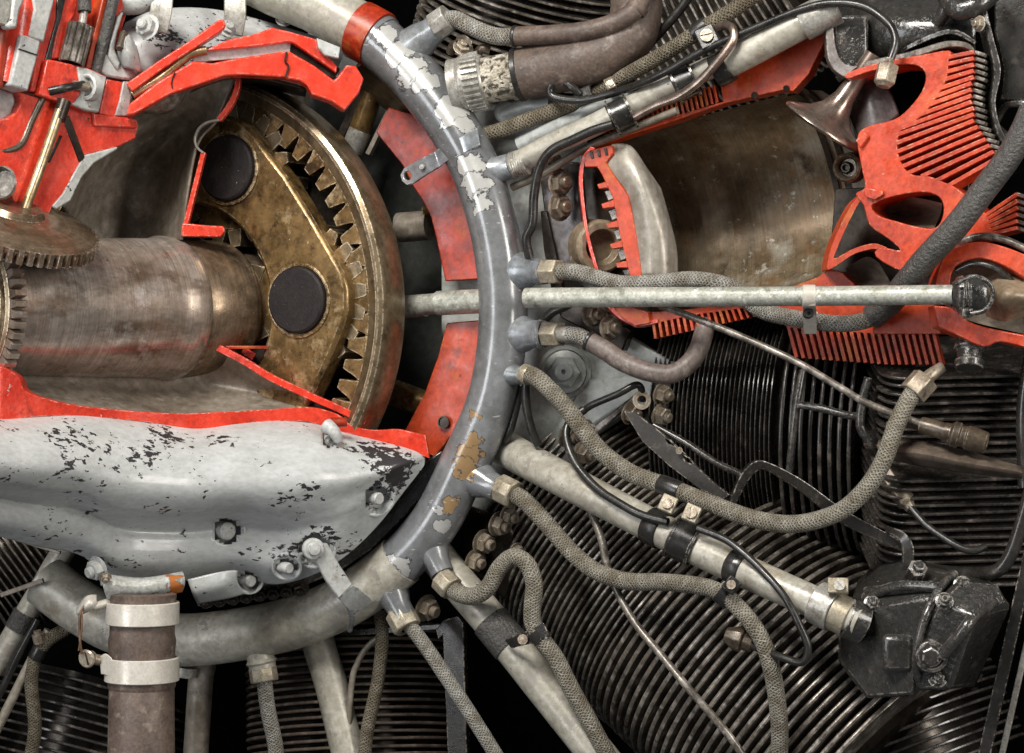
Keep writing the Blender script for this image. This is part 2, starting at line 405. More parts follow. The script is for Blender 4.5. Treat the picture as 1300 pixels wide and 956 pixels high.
M['redd'] = MAT('oily_red_paint', (.50, .042, .012), .36, 0, (.26, .020, .008), 24, dirt=[((.46, .12, .02), 30, .52, .70), ((.10, .02, .01), 50, .58, .75)], bump=.3, bscale=300, grime=.4, wear=((.55, .26, .10), 1.0, .5), speck=((.04, .015, .01), 260, .72))
M['steel'] = MAT('worn_shaft_steel', (.66, .575, .505), .27, .55, (.50, .395, .325), 16, streak=((.16, .105, .07), 22, .51, .70, (.5, .5, 1.9)), dirt=[((.38, .22, .13), 30, .57, .78), ((.86, .81, .76), 26, .55, .72), ((.07, .046, .034), 60, .60, .76)], bump=.15, bscale=300, grime=.3, speck=((.85, .8, .75), 500, .755), lines=.4)
M['steelb'] = MAT('oily_brown_steel', (.34, .25, .175), .27, .55, (.18, .115, .065), 18, dirt=[((.05, .032, .02), 30, .52, .70), ((.62, .54, .46), 34, .58, .74)], bump=.2, bscale=300, grime=.36, wear=((.78, .70, .6), 1.0, .7), speck=((.7, .62, .5), 500, .75), lines=.4)
M['bore'] = MAT('stained_bore_steel', (.40, .325, .22), .32, .3, (.21, .14, .075), 11, dirt=[((.56, .54, .45), 13, .52, .70), ((.24, .115, .035), 18, .54, .70), ((.05, .034, .018), 34, .57, .72), ((.62, .59, .50), 80, .62, .70)], bump=.25, bscale=260, grime=.38, speck=((.7, .67, .6), 420, .76), streak=((.17, .10, .045), 26, .55, .70, (1.8, 1, .35)), lines=.38)
M['bronze'] = MAT('oily_bronze', (.31, .195, .078), .33, .55, (.17, .10, .034), 20, dirt=[((.045, .026, .010), 30, .50, .64), ((.56, .43, .24), 44, .56, .72), ((.025, .015, .007), 90, .58, .70)], bump=.3, bscale=340, grime=.42, wear=((.80, .66, .46), 1.2, .9), speck=((.65, .54, .36), 420, .735))
M['bronzel'] = MAT('bright_gear_bronze', (.33, .26, .17), .34, .65, (.20, .145, .08), 18, streak=((.09, .06, .028), 30, .49, .70, (1, 1, .5)), dirt=((.05, .034, .018), 80, .57, .72), bump=.2, bscale=400, grime=.4, wear=((.85, .72, .55), 1.2, 1.0))
M['gap'] = MAT('dark_steel_and_gap_shade', (.062, .050, .040), .33, .6, (.020, .014, .010), 40)  # dark steel tone that also paints the shade inside gaps, slots and hollows
M['pin'] = MAT('dark_pin_face', (.013, .010, .011), .6, .0, (.022, .017, .016), 60, chips=((.40, .36, .31), 200, 900, 1.17), bump=.9, bscale=520, speck=((.45, .4, .34), 600, .74), grime=.4, spec=.3)
M['wall'] = MAT('dull_inner_casting', (.38, .335, .28), .46, .15, (.25, .21, .17), 14, dirt=[((.09, .068, .05), 18, .50, .72), ((.46, .42, .37), 40, .60, .75)], bump=.6, bscale=380, grime=.4, speck=((.6, .56, .5), 500, .765))
M['gold'] = MAT('tarnished_gold_rod', (.50, .41, .27), .36, .7, (.32, .22, .11), 40, bump=.15, dirt=((.12, .08, .04), 80, .58, .74))
M['ring'] = MAT('slate_grey_ring_paint', (.145, .150, .160), .26, .15, (.225, .232, .242), 13, patches=RINGP, bump=.14, bscale=300, coat=.5, scratch=((.42, .42, .42), (2, 2, 9), 60, .69), grime=.26, speck=((.5, .5, .5), 300, .755), dirt=((.26, .27, .28), 50, .62, .72))
M['ringt'] = MAT('bare_ring_aluminium', (.42, .44, .46), .28, .4, (.26, .28, .31), 20, bump=.12, coat=.3, dirt=((.12, .12, .13), 60, .6, .76), wear=((.75, .75, .75), 1.2, .6))
M['alu'] = MAT('weathered_pale_tube', (.53, .505, .44), .38, .12, (.40, .38, .32), 20, dirt=[((.23, .165, .10), 36, .56, .73), ((.30, .275, .24), 55, .57, .585), ((.66, .64, .58), 30, .60, .74)], chips=((.06, .05, .04), 60, 500, 1.06), bump=.25, bscale=500, grime=.3, speck=((.10, .085, .07), 320, .735), streak=((.34, .31, .26), 40, .54, .70, (.5, .5, 2.2)))
M['pushrod'] = MAT('mottled_grey_green_tube', (.40, .41, .36), .42, .25, (.58, .58, .53), 70, dirt=[((.15, .15, .11), 110, .52, .70), ((.66, .66, .61), 160, .58, .66)], bump=.25, bscale=600, grime=.35)
M['silver'] = MAT('cast_silver', (.52, .505, .475), .36, .35, (.36, .345, .31), 60, dirt=((.13, .105, .08), 120, .55, .74), bump=.25, grime=.35, wear=((.8, .78, .72), 1.0, .6))
M['clip'] = MAT('bright_clip_band', (.70, .665, .60), .32, .2, (.60, .56, .49), 60, bump=.08, grime=.15, speck=((.2, .17, .13), 420, .765))
M['nut'] = MAT('dirty_nut_steel', (.44, .38, .30), .38, .4, (.26, .20, .15), 90, dirt=((.07, .05, .035), 130, .53, .70), bump=.3, grime=.4, wear=((.70, .63, .52), 1.0, .8))
M['nutl'] = MAT('tan_union_nut', (.50, .45, .36), .42, .35, (.34, .29, .21), 90, dirt=((.10, .075, .045), 120, .55, .74), bump=.25, grime=.35, wear=((.72, .66, .55), 1.0, .7))
M['brown'] = MAT('brown_rubber_sleeve', (.155, .11, .088), .55, 0, (.085, .06, .05), 50, dirt=[((.27, .22, .18), 90, .56, .76), ((.04, .03, .025), 60, .6, .75)], bump=.7, bscale=380, grime=.35, speck=((.4, .35, .3), 420, .765))
M['sleeve'] = MAT('aged_hose_sleeve', (.21, .17, .155), .5, 0, (.125, .095, .085), 40, dirt=[((.36, .31, .27), 80, .55, .74), ((.05, .04, .035), 110, .58, .72)], bump=.9, bscale=420, stretch=(1, 1, .6), grime=.35)
M['rubber'] = MAT('black_crinkled_hose', (.065, .063, .060), .34, 0, (.085, .08, .075), 50, bump=1.0, bscale=420, bdist=.004, dirt=((.17, .16, .145), 120, .58, .76), grime=.3)
M['cable'] = MAT('black_cable', (.013, .0125, .012), .30, 0, (.03, .028, .025), 60, bump=.4, bscale=300, dirt=((.13, .115, .10), 140, .62, .74), grime=.3)
M['black'] = MAT('glossy_black_casting', (.034, .033, .031), .20, .0, (.040, .037, .034), 40, chips=((.26, .24, .22), 90, 420, 1.13), bump=.8, bscale=170, bdist=.0026, coat=.6, dirt=((.11, .095, .08), 80, .57, .74), wear=((.40, .37, .33), 1.4, .9), speck=((.35, .32, .28), 300, .75))
M['matt'] = MAT('matt_black_sheet', (.018, .016, .015), .55, 0, (.04, .035, .03), 40, dirt=((.10, .085, .07), 90, .57, .75), bump=.4, wear=((.42, .37, .31), 1.0, .8))
M['fin'] = MAT('black_fin_enamel', (.026, .0235, .0215), .28, .0, (.06, .052, .046), 60, dirt=((.20, .165, .145), 90, .54, .74), bump=.6, bscale=360, coat=.3, speck=((.45, .4, .35), 420, .745))
M['finl'] = MAT('worn_fin_metal', (.26, .23, .20), .32, .35, (.08, .068, .058), 60, dirt=((.46, .42, .38), 100, .52, .72), bump=.4, bscale=400, grime=.45)
M['finb'] = MAT('dusty_brown_fin', (.15, .115, .09), .5, .1, (.07, .052, .04), 40, dirt=((.26, .21, .17), 90, .54, .74), bump=.35, bscale=400)
M['sheet'] = MAT('black_sheet_baffle', (.017, .016, .0155), .26, .1, (.04, .036, .032), 40, dirt=((.11, .09, .075), 90, .57, .75), bump=.4, coat=.3, wear=((.45, .40, .34), 1.0, .8))
M['case'] = MAT('crankcase_pale_grey', (.47, .49, .475), .42, .05, (.37, .39, .38), 18, dirt=[((.11, .095, .08), 32, .57, .74), ((.22, .20, .17), 80, .58, .72)], chips=((.06, .055, .05), 50, 400, 1.09), bump=.3, bscale=400, grime=.25, wear=((.7, .7, .68), 1.2, .5))
M['dcase'] = MAT('crankcase_dark_grey', (.055, .06, .057), .42, .1, (.10, .105, .10), 14, dirt=((.018, .016, .014), 26, .52, .74), bump=.3, bscale=300, speck=((.2, .2, .19), 300, .76))  # dark grey green of the inner crankcase wall
M['purple'] = MAT('purple_grey_flange', (.20, .18, .185), .35, .5, (.115, .10, .095), 30, dirt=((.05, .038, .03), 60, .54, .72), bump=.2, grime=.35, wear=((.5, .45, .4), 1.2, .7))
M['pink'] = MAT('heat_tinted_valve', (.46, .35, .30), .30, .8, (.24, .19, .16), 20, dirt=((.07, .055, .042), 34, .52, .72), bump=.12, grime=.35)
M['piston'] = MAT('brushed_piston_alloy', (.46, .43, .385), .40, .3, (.35, .32, .275), 20, streak=((.24, .205, .165), 50, .46, .72, (6, 1, .4)), dirt=((.16, .12, .08), 40, .58, .74), bump=.2, grime=.3)
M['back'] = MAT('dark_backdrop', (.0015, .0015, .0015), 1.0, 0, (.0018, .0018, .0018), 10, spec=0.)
M['plug'] = MAT('brown_plug_body', (.06, .046, .034), .33, .3, (.13, .10, .07), 60, bump=.3, dirt=((.02, .016, .012), 90, .55, .7), wear=((.4, .32, .22), 1.0, .8))
M['wire'] = MAT('copper_lockwire', (.36, .22, .14), .4, .8, (.2, .12, .08), 90)
M['stain'] = MAT('rust_stained_flange', (.58, .59, .57), .42, 0, (.46, .47, .45), 40, patches=[(tuple(Q(219, 744, 74)), .0075, (.42, .13, .02)), (tuple(Q(200, 752, 84)), .004, (.30, .17, .06))], bump=.2, wear=((.1, .09, .08), 1.2, .6))
M['braid'] = BRAID('olive_braid', (.36, .335, .275), (.115, .105, .085), 4.0, 10)
M['braidg'] = BRAID('grey_braid', (.43, .42, .38), (.15, .143, .128), 4.0, 10)
M['braidd'] = BRAID('dark_braid', (.26, .225, .16), (.06, .05, .037), 4.2, 9)
M['braidb'] = BRAID('bold_silver_braid', (.58, .54, .45), (.07, .058, .044), 24, 8)
M['boss'] = MAT('tan_rocker_casting', (.36, .285, .20), .45, .1, (.24, .18, .12), 30, dirt=((.08, .055, .035), 50, .55, .74), bump=.3, grime=.35)

# ============================================================ backdrop
bk = mk('backdrop', [Vector((-3, 2.25, -2)), Vector((3, 2.25, -2)), Vector((3, 2.25, 2)), Vector((-3, 2.25, 2))], [(0, 1, 2, 3)], M['back'], smooth=False)
bk['kind'] = 'structure'; bk['label'] = 'black backdrop behind the engine'

# ============================================================ finned cylinders
def fins(par, p, a, n, pitch, rin, rout, mat, th=3.2, seg=36, taper=None, squash=1.0, roll=0, vmax=None):
    o = P(*p); k = kk(o); a = a.normalized(); Mf = frame(o, a) @ Matrix.Rotation(math.radians(roll), 4, 'Z')
    me = rev_mesh('fin', [(-th / 2, rin), (-th / 2, rout - .8), (-th / 4, rout), (th / 4, rout), (th / 2, rout - .8), (th / 2, rin)], seg, mat)
    for i in range(n):
        sc = 1.0 if taper is None else taper(i / max(n - 1, 1))
        jit = 1 + random.uniform(-.006, .006)
        Mi = Mf @ Matrix.Translation((0, 0, i * pitch * k)) @ Matrix.Diagonal((k * sc * jit, k * sc * squash * jit, k, 1)) @ Matrix.Rotation(random.uniform(-.006, .006), 4, 'X')
        if vmax:      # the lower parts of these fins lie outside what the photograph shows
            keep = [f for f in me.polygons if all(478 - F * (Mi @ me.vertices[k_].co).z / (Mi @ me.vertices[k_].co).y < vmax for k_ in f.vertices)]
            used = sorted({k_ for f in keep for k_ in f.vertices}); ix = {k_: i_ for i_, k_ in enumerate(used)}
            if not used: continue
            inst('fin', mesh_from('fin', [me.vertices[k_].co for k_ in used], [tuple(ix[k_] for k_ in f.vertices) for f in keep], mat), Mi, par)
        else: inst('fin', me, Mi, par)
    if vmax: return
    lathe('barrel', o - a * pitch * k, a, [(0, 0), (0, rin + 1), ((n + 1) * pitch, rin + 1), ((n + 1) * pitch, 0)], M['gap'], par, 28, ks=k)
def plates(par, p, nrm, upv, n, pitch, w, h, mat, th=3.2, rc=14, drift=(0, 0), grow=0, skipf=None):
    """a stack of rounded plates, square to nrm, w (across) by h (deep) pixels"""
    o = P(*p); k = kk(o); Mf = frame(o, nrm, upv); poly = []
    for cx, cy, a0 in ((w / 2 - rc, h / 2 - rc, 0), (-w / 2 + rc, h / 2 - rc, 90), (-w / 2 + rc, -h / 2 + rc, 180), (w / 2 - rc, -h / 2 + rc, 270)):
        for j in range(5):
            a = math.radians(a0 + 22.5 * j); poly.append((cx + rc * math.cos(a), cy + rc * math.sin(a)))
    m = len(poly); V = []
    for z, ins in ((-th / 2, 1), (-th / 4, 0), (th / 4, 0), (th / 2, 1)):
        for x, y in poly:
            l = math.hypot(x, y); V.append((x * (1 - ins / l), y * (1 - ins / l), z))
    Fc = [tuple(range(m - 1, -1, -1)), tuple(range(3 * m, 4 * m))]
    for q in range(3):
        for j in range(m): Fc.append((q * m + j, q * m + (j + 1) % m, (q + 1) * m + (j + 1) % m, (q + 1) * m + j))
    me = mesh_from('fin', V, Fc, mat)
    for i in range(n):
        s = 1 + grow * i + random.uniform(-.01, .01)
        Mi = Mf @ Matrix.Translation((drift[0] * i * k, drift[1] * i * k, i * pitch * k)) @ Matrix.Scale(k, 4) @ Matrix.Diagonal((s, s, 1, 1)) @ Matrix.Rotation(random.uniform(-.012, .012), 4, 'Y')
        inst('fin', me, Mi, par)

# lower right cylinder, under the wide diagonal tube
AX1 = DV(.66, .62, .46)
cy1 = thing('finned_cylinder', 'black finned cylinder slanting down right behind the widest diagonal pale tube', 'engine cylinder', P(740, 640, -230), 'black air cooled cylinders')
fins(cy1, (724, 628, -262), AX1, 28, 8.9, 150, 172, M['finl'], 3.6, seg=60)
lathe('barrel', P(735, 625, -250), AX1, [(-10, 0), (-10, 139), (200, 139), (200, 0)], M['gap'], cy1, 28)
fins(cy1, (900, 778, -185), AX1, 24, 12.5, 140, 190, M['finl'], 5.4, seg=60)
# plug boss fins of that head (angular plates low in the picture)

# right middle cylinder
AX2 = DV(.93, .04, .36)
cy2 = thing('finned_cylinder', 'black finned cylinder lying across between the red comb fins and the curved baffle', 'engine cylinder', P(980, 530, -120), 'black air cooled cylinders')
fins(cy2, (868, 530, -235), AX2, 27, 5.7, 118, 148, M['fin'], 2.0)
fins(cy2, (1032, 538, -205), AX2, 8, 11.8, 112, 170, M['fin'], 4.6)
NR = DV(-.03, -.95, .30)
plates(cy2, (1225, 706, -110), NR, Vector((0, 1, 0)), 14, 10.6, 250, 190, M['fin'], 3.6, 34)
plates(cy2, (1225, 556, -118), NR, Vector((0, 1, 0)), 11, 10.8, 244, 170, M['fin'], 3.6, 34)
# the cast ribs crossing the head
tube('rib', [(1019, 470, -10), (1012, 510, -2), (1006, 560, -4), (1002, 600, -14)], 5, M['black'], cy2, seg=10)
tube('rib', [(1014, 514, 4), (1040, 518, 8), (1070, 526, 8), (1092, 530, 4)], 5, M['black'], cy2, seg=10)
tube('rib', [(1103, 480, 2), (1096, 505, 6), (1092, 540, 6), (1104, 560, 4)], 6, M['black'], cy2, seg=10)
loft('plug_pad', [[(1112, 566, 14), (1160, 560, 34), (1220, 572, 38), (1296, 594, 30)], [(1118, 574, 44), (1166, 576, 66), (1226, 588, 68), (1298, 600, 52)], [(1130, 582, 30), (1180, 592, 48), (1240, 600, 46), (1298, 606, 36)]], M['finb'], cy2, fn=P, thick=4)
tube('plug_pad', [(1130, 540, 20), (1160, 538, 44), (1196, 552, 40)], 7, M['finb'], cy2, seg=8)
tube('boss', [(1118, 566, 26), (1150, 566, 32), (1170, 571, 34)], 9, M['plug'], cy2)

# upper middle cylinder
cy3 = thing('finned_cylinder', 'finned cylinder with bright worn fin edges above the brown sleeved top hose', 'engine cylinder', P(660, 10, -230), 'black air cooled cylinders')
fins(cy3, (640, 92, -330), DV(.27, -.90, .35), 17, 10.2, 100, 128, M['finl'], 2.8)
# upper right one glimpsed over the tubes
cy4 = thing('finned_cylinder', 'finned cylinder glimpsed at the top behind the climbing pale pipe', 'engine cylinder', P(930, 30, -250), 'black air cooled cylinders')
fins(cy4, (838, 106, -330), DV(.80, -.50, .33), 21, 10, 70, 100, M['finl'], 2.8)
# bottom one
cy5 = thing('finned_cylinder', 'dusty brown finned cylinder at the bottom below the ring', 'engine cylinder', P(470, 830, -170), 'black air cooled cylinders')
fins(cy5, (452, 806, -240), DV(.04, .97, .22), 24, 9.2, 110, 140, M['finb'], 3.6, seg=60)
plate('shroud', [(553, 800), (562, 788), (580, 782), (588, 790), (594, 1000), (570, 1000), (562, 806), (556, 812)], -60, 10, M['sheet'], cy5)
plate('shroud', [(430, 806), (436, 800), (560, 792), (562, 799), (438, 808)], -80, 6, M['sheet'], cy5)
cy7 = thing('finned_cylinder', 'dark finned cylinder at the very bottom left below the ring end', 'engine cylinder', P(120, 930, -150), 'black air cooled cylinders')
fins(cy7, (130, 880, -230), DV(-.25, .93, .25), 14, 11, 100, 130, M['fin'], 3.4)
cy8 = thing('finned_cylinder', 'dark finned cylinder at the very bottom right under the rocker cover', 'engine cylinder', P(1120, 940, -150), 'black air cooled cylinders')
fins(cy8, (1110, 872, -200), DV(.35, .90, .25), 12, 11, 110, 150, M['fin'], 3.6)
# far left one
cy6 = thing('finned_cylinder', 'finned cylinder at the far left under the grey casing', 'engine cylinder', P(20, 730, 0), 'black air cooled cylinders')
fins(cy6, (40, 690, -250), DV(-.72, .55, .30), 12, 8, 70, 96, M['finl'], 2.2)
bar('edge_strip', (0, 756, 0), (54, 737, 0), LIN(-200, 0, .3), 6, 5, M['wall'], cy6)
bar('edge_strip', (0, 679, 0), (76, 702, 0), LIN(-190, 0, .3), 4, 5, M['wall'], cy6)

# ============================================================ crankcase
ck = thing('crankcase', 'pale grey crankcase front seen between the ring and the cylinder bases', 'crankcase', P(700, 430, -120))
plate('front_plate', [(560, 140), (600, 140), (735, 130), (738, 215), (742, 330), (775, 415), (800, 430), (876, 472), (850, 508), (800, 518), (750, 556), (722, 590), (665, 655), (560, 655)], -95, 30, M['case'], ck, 2)
plate('facet', [(742, 482), (802, 476), (868, 474), (846, 500), (800, 510), (742, 548), (690, 620), (668, 600)], -88, 12, M['case'], ck, 4)
plate('facet', [(640, 150), (718, 140), (716, 172), (640, 200), (624, 200)], -70, 16, M['case'], ck, 2)
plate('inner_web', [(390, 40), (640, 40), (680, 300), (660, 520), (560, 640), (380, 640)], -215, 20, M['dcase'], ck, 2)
plate('cylinder_pad', [(684, 214), (716, 205), (736, 206), (736, 260), (742, 300), (752, 350), (712, 345), (700, 318), (690, 264)], -62, 26, M['purple'], ck, 2)
plate('cylinder_pad', [(686, 268), (694, 268), (708, 330), (716, 380), (702, 380), (690, 316)], -56, 12, M['gap'], ck, 1)
plate('cylinder_pad', [(702, 380), (738, 384), (770, 396), (800, 420), (790, 446), (745, 420), (712, 404)], -62, 22, M['gap'], ck, 2)
plate('cylinder_pad', [(735, 560), (790, 500), (850, 498), (862, 530), (800, 560), (760, 600)], -150, 20, M['gap'], ck, 2)
plate('seam_strip', [(684, 612), (740, 552), (806, 500), (812, 504), (744, 562), (690, 622)], -60, 8, M['purple'], ck, 2)
lathe('boss', P(717, 472, -84), DV(-.16, 0, 1), [(0, 34), (4, 31), (6, 29)], M['case'], ck, 28)
hexbolt(P(717, 472, -66), DV(-.2, 0, 1), 21, M['case'], ck, .55, True, False)
lathe('bolt_bore', P(716, 472, -45), DV(-.2, 0, 1), [(-9, 11), (4, 11), (4, 3.4), (-1, 3.2), (-1, 0)], M['case'], ck, 20)
for u, v, r in ((711, 232, 14), (711, 263, 14), (738, 331, 13), (753, 399, 13), (775, 416, 13), (762, 388, 11), (705, 205, 9)):
    q = hexbolt(P(u, v, -36), DV(.55, .04, .8), r, M['nut'], ck, .75, name='stud_nut')
for u, v, r in ((840, 500, 12), (838, 527, 12), (800, 524, 12), (742, 548, 13), (740, 575, 13), (720, 553, 12), (633, 665, 13), (613, 688, 13), (602, 712, 12), (541, 772, 14), (645, 655, 11), (702, 596, 10), (596, 744, 9), (655, 700, 9)):
    hexbolt(P(u, v, -60 if u > 690 else -40), DV(.72, .25, .66), r, M['nut'], ck, .9, name='stud_nut')
loft('base_flange', [[(590, 640, -70), (640, 660, -60), (668, 700, -80)], [(586, 720, -70), (618, 740, -70), (640, 760, -90)]], M['gap'], ck, fn=P, thick=8)

# ============================================================ baffles and rocker cover, lower right
bf = thing('cylinder_baffle', 'black sheet metal baffle arm with two slotted holes above the middle braided hose', 'baffle', P(850, 570, 0))
plate('arm', [(792, 522), (806, 524), (838, 548), (880, 588), (905, 612), (926, 628), (918, 634), (890, 622), (850, 592), (815, 560)], 20, 6, M['matt'], bf, 2, holes=[[(844, 557), (852, 560), (856, 566), (848, 564)], [(866, 578), (876, 583), (880, 590), (870, 586)]])
screw(P(862, 572, 26), DV(0, 0, 1), 4.5, M['nut'], bf)
tube('folded_edge', [(830, 540, 6), (870, 562, 8), (910, 588, 8), (945, 604, 4)], 4.5, M['sheet'], bf, seg=8)
bf2 = thing('cylinder_baffle', 'black curved baffle blade arching over the fins and running down to the rocker cover', 'baffle', P(1030, 640, 40))
band('blade', [(926, 640, 42), (940, 604, 46), (958, 586, 50), (978, 588, 52), (1020, 610, 60), (1070, 646, 66), (1110, 668, 68), (1150, 690, 70)], [(934, 641, 38), (948, 614, 40), (962, 598, 44), (976, 599, 46), (1016, 624, 54), (1064, 662, 60), (1104, 682, 62), (1148, 702, 66)], P, 22, M['sheet'], bf2)
band('end_clip', [(1128, 668, 74), (1148, 676, 86), (1160, 694, 88), (1160, 722, 86)], [(1124, 676, 74), (1140, 684, 86), (1146, 700, 88), (1144, 724, 86)], P, 5, M['sheet'], bf2)
lathe('clip_bolt', P(1163, 726, 88), DV(.1, -.5, .7), [(-6, 13), (10, 13), (10, 9), (18, 8), (18, 0)], M['black'], bf2, 6, 1)

rc = thing('rocker_cover', 'glossy black cast rocker cover with bolts and a raised rim in the lower right corner', 'rocker cover', P(1170, 795, 60))
def facets(name, pts, faces, par, bev=5, back=70):
    """a cast block from named corner points; a back ring closes it"""
    V = [P(*p) for p in pts]; n = len(V); V2 = V + [p + Vector((.15, 1, 0)).normalized() * back * S for p in V]
    ec = {}
    for f in faces:
        for a, b in zip(f, f[1:] + f[:1]): ec[(a, b)] = 1
    F2 = [tuple(f) for f in faces]
    for (a, b) in ec:
        if (b, a) not in ec: F2.append((b, a, a + n, b + n))
    return mk(name, V2, F2, M['black'], par, bev=bev, sharp=30)
facets('housing', [(1090, 744, 40), (1116, 720, 40), (1152, 713, 56), (1212, 727, 78), (1192, 754, 116), (1106, 766, 100), (1066, 812, 78), (1064, 838, 66), (1166, 815, 126), (1162, 884, 108), (1100, 888, 86), (1076, 856, 72), (1080, 778, 84)],
       [[1, 2, 3, 4, 5], [0, 1, 5, 12], [12, 5, 11, 7, 6], [5, 4, 8, 9, 10, 11]], rc)
facets('cover', [(1194, 760, 128), (1220, 733, 104), (1262, 744, 92), (1283, 768, 58), (1238, 872, 28), (1166, 878, 116), (1163, 815, 136), (1238, 780, 146), (1206, 876, 116)],
       [[0, 1, 2, 3, 7], [7, 3, 4, 8], [0, 7, 8, 5, 6]], rc, 5)
tube('housing_ridge', [(1098, 760, 84), (1140, 744, 102), (1192, 746, 110)], 7, M['black'], rc, seg=10)
tube('rim', [(1212, 728, 84), (1192, 748, 112), (1176, 780, 134), (1166, 815, 138), (1163, 845, 132), (1168, 868, 110)], 5.5, M['black'], rc, seg=10)
tube('rib', [(1196, 832, 138), (1222, 802, 146), (1236, 784, 134), (1262, 764, 92)], 8, M['black'], rc, seg=10)
tube('rib', [(1100, 752, 84), (1140, 748, 98), (1184, 744, 104)], 7, M['black'], rc, seg=10)
box('pad', P(1139, 828, 100), frame(P(1139, 828, 100), DV(-.1, 0, 1)), 40, 48, 34, M['black'], rc, 6)
hexbolt(P(1181, 832, 142), DV(-.1, .1, 1), 12, M['black'], rc, .7, True, False)
lathe('bolt_seat', P(1182, 832, 128), DV(-.1, .1, 1), [(0, 24), (10, 20), (10, 15), (4, 14), (4, 0)], M['black'], rc, 24, 1)
for u, v, d in ((1222, 742, 104), (1199, 763, 138), (1108, 766, 96), (1190, 862, 122)):
    hexbolt(P(u, v, d), DV(-.1, -.4, .9), 9, M['black'], rc, .8)
fr = thing('black_frame_strut', 'black painted frame strut running down the right edge beside the rocker cover', 'frame strut', P(1290, 740, 60))
tube('strut', [(1312, 610, 40), (1298, 660, 46), (1282, 706, 50), (1262, 726, 48), (1220, 728, 30), (1178, 724, 10)], 9, M['sheet'], fr)
bar('flange', (1310, 690, 0), (1240, 1000, 0), LIN(300, 1290, .3), 16, 8, M['sheet'], fr)
bar('flange', (1316, 760, 0), (1262, 1000, 0), LIN(280, 1290, .3), 8, 8, M['silver'], fr)
tube('hanger', [(1312, 440, -20), (1300, 520, -20), (1302, 620, -10)], 10, M['sheet'], fr)

# top right black engine covers
tr = thing('black_head_shroud', 'black glossy head shroud filling the top right corner behind the red plate', 'shroud', P(1200, 30, -20))
loft('shell', [[(1052, -20, -90), (1110, -20, -50), (1180, -20, -50), (1250, -20, -40)], [(1060, 30, -60), (1110, 30, -10), (1180, 26, 0), (1240, 30, -10)], [(1080, 84, -60), (1120, 74, -22), (1180, 60, -14), (1238, 62, -20)], [(1090, 104, -120), (1130, 94, -90), (1190, 80, -90), (1240, 84, -90)]], M['black'], tr, fn=P, n=6, thick=6)
band('flange_lip', [(1066, 92, 12), (1100, 78, 24), (1160, 64, 32), (1200, 52, 34), (1228, 54, 32), (1240, 66, 24)], [(1072, 99, 12), (1104, 86, 24), (1162, 72, 32), (1202, 60, 34), (1226, 61, 32), (1238, 70, 24)], P, 40, M['finl'], tr)
band('flange_lip', [(1150, 58, 22), (1190, 40, 28), (1216, 38, 28), (1240, 52, 22)], [(1152, 63, 22), (1192, 46, 28), (1214, 44, 28), (1238, 57, 22)], P, 40, M['black'], tr)
tube('cast_ridge', [(1200, -10, 20), (1216, 12, 34), (1240, 6, 34), (1262, -12, 20)], 14, M['black'], tr, seg=10)
tube('cast_ridge', [(1190, 30, 16), (1200, 12, 24), (1204, -8, 22)], 9, M['black'], tr, seg=10)
box('post', P(1080, 58, 0), frame(P(1080, 58, 0), DV(-.2, 0, 1)), 44, 74, 30, M['black'], tr, 4)
band('elbow_plate', [(1048, 36, 26), (1050, 70, 30), (1058, 88, 32), (1072, 98, 34)], [(1058, 30, 26), (1062, 62, 30), (1072, 80, 32), (1090, 84, 34)], P, 14, M['purple'], tr)
hexbolt(P(1243, 30, 40), DV(-.8, 0, .5), 8, M['nut'], tr)
sp = thing('side_cover_sheet', 'thin black sheet strip curving down the right edge with a bright folded rim', 'sheet strip', P(1262, 120, 20))
band('strip', [(1246, 10, 30), (1254, 50, 34), (1262, 90, 30), (1258, 130, 30), (1266, 170, 30), (1280, 190, 26)], [(1252, 8, 30), (1262, 50, 34), (1271, 90, 30), (1264, 130, 30), (1272, 165, 30), (1286, 186, 26)], P, 30, M['sheet'], sp)
plate('panel', [(1262, -10), (1310, -10), (1310, 130), (1268, 128), (1272, 90), (1262, 40)], -30, 20, M['sheet'], sp, 3)
tube('pipe_mouth', [(1262, 160, -10), (1276, 136, 0), (1296, 132, 8), (1312, 136, 8)], 5, M['sheet'], sp, seg=8)
tube('pipe_mouth', [(1308, 178, -6), (1285, 176, -6), (1268, 164, -10)], 5, M['sheet'], sp, seg=8)

# ============================================================ cutaway cylinder
cc = thing('cutaway_cylinder', 'cylinder cut open to show its stained steel bore, edged with orange red comb fins', 'engine cylinder', P(930, 260, -60))
A0 = P(770, 300, -70); A1 = P(1052, 232, -70); AX = (A1 - A0).normalized()
# concave half of the liner, opening towards the viewer
kk0 = kk(P(900, 270, -70)); LEN = (A1 - A0).length / kk0
vw = Vector((0, -1, 0)); vw = (vw - AX * vw.dot(AX)).normalized()
lathe('bore', A0, AX, [(-20, 119), (60, 119), (120, 119), (200, 119), (LEN - 16, 119), (LEN - 15, 122), (LEN - 6, 122)], M['bore'], cc, 60, a0=-100, a1=100, upv=vw.cross(AX), ks=kk0)
lathe('bore_seam', A0, AX, [(LEN - 22, 118), (LEN - 22, 116), (LEN - 15, 116), (LEN - 15, 118)], M['gap'], cc, 60, a0=-100, a1=100, upv=vw.cross(AX), ks=kk0)
lathe('head_ring', A0, AX, [(LEN - 6, 113), (LEN + 1, 113), (LEN + 1, 121)], M['gap'], cc, 60, a0=-92, a1=92, upv=vw.cross(AX), ks=kk0)
lathe('head_dome', A0, AX, [(LEN + 1, 117), (LEN + 16, 113), (LEN + 34, 94), (LEN + 44, 60), (LEN + 48, 0)], M['wall'], cc, 48, a0=-92, a1=92, upv=vw.cross(AX), ks=kk0)
lathe('plug_seat', P(1075, 213, 10), DV(-.5, .1, .85), [(-20, 20), (0, 19), (3, 16), (0, 13), (-8, 11), (-8, 7)], M['plug'], cc, 24)
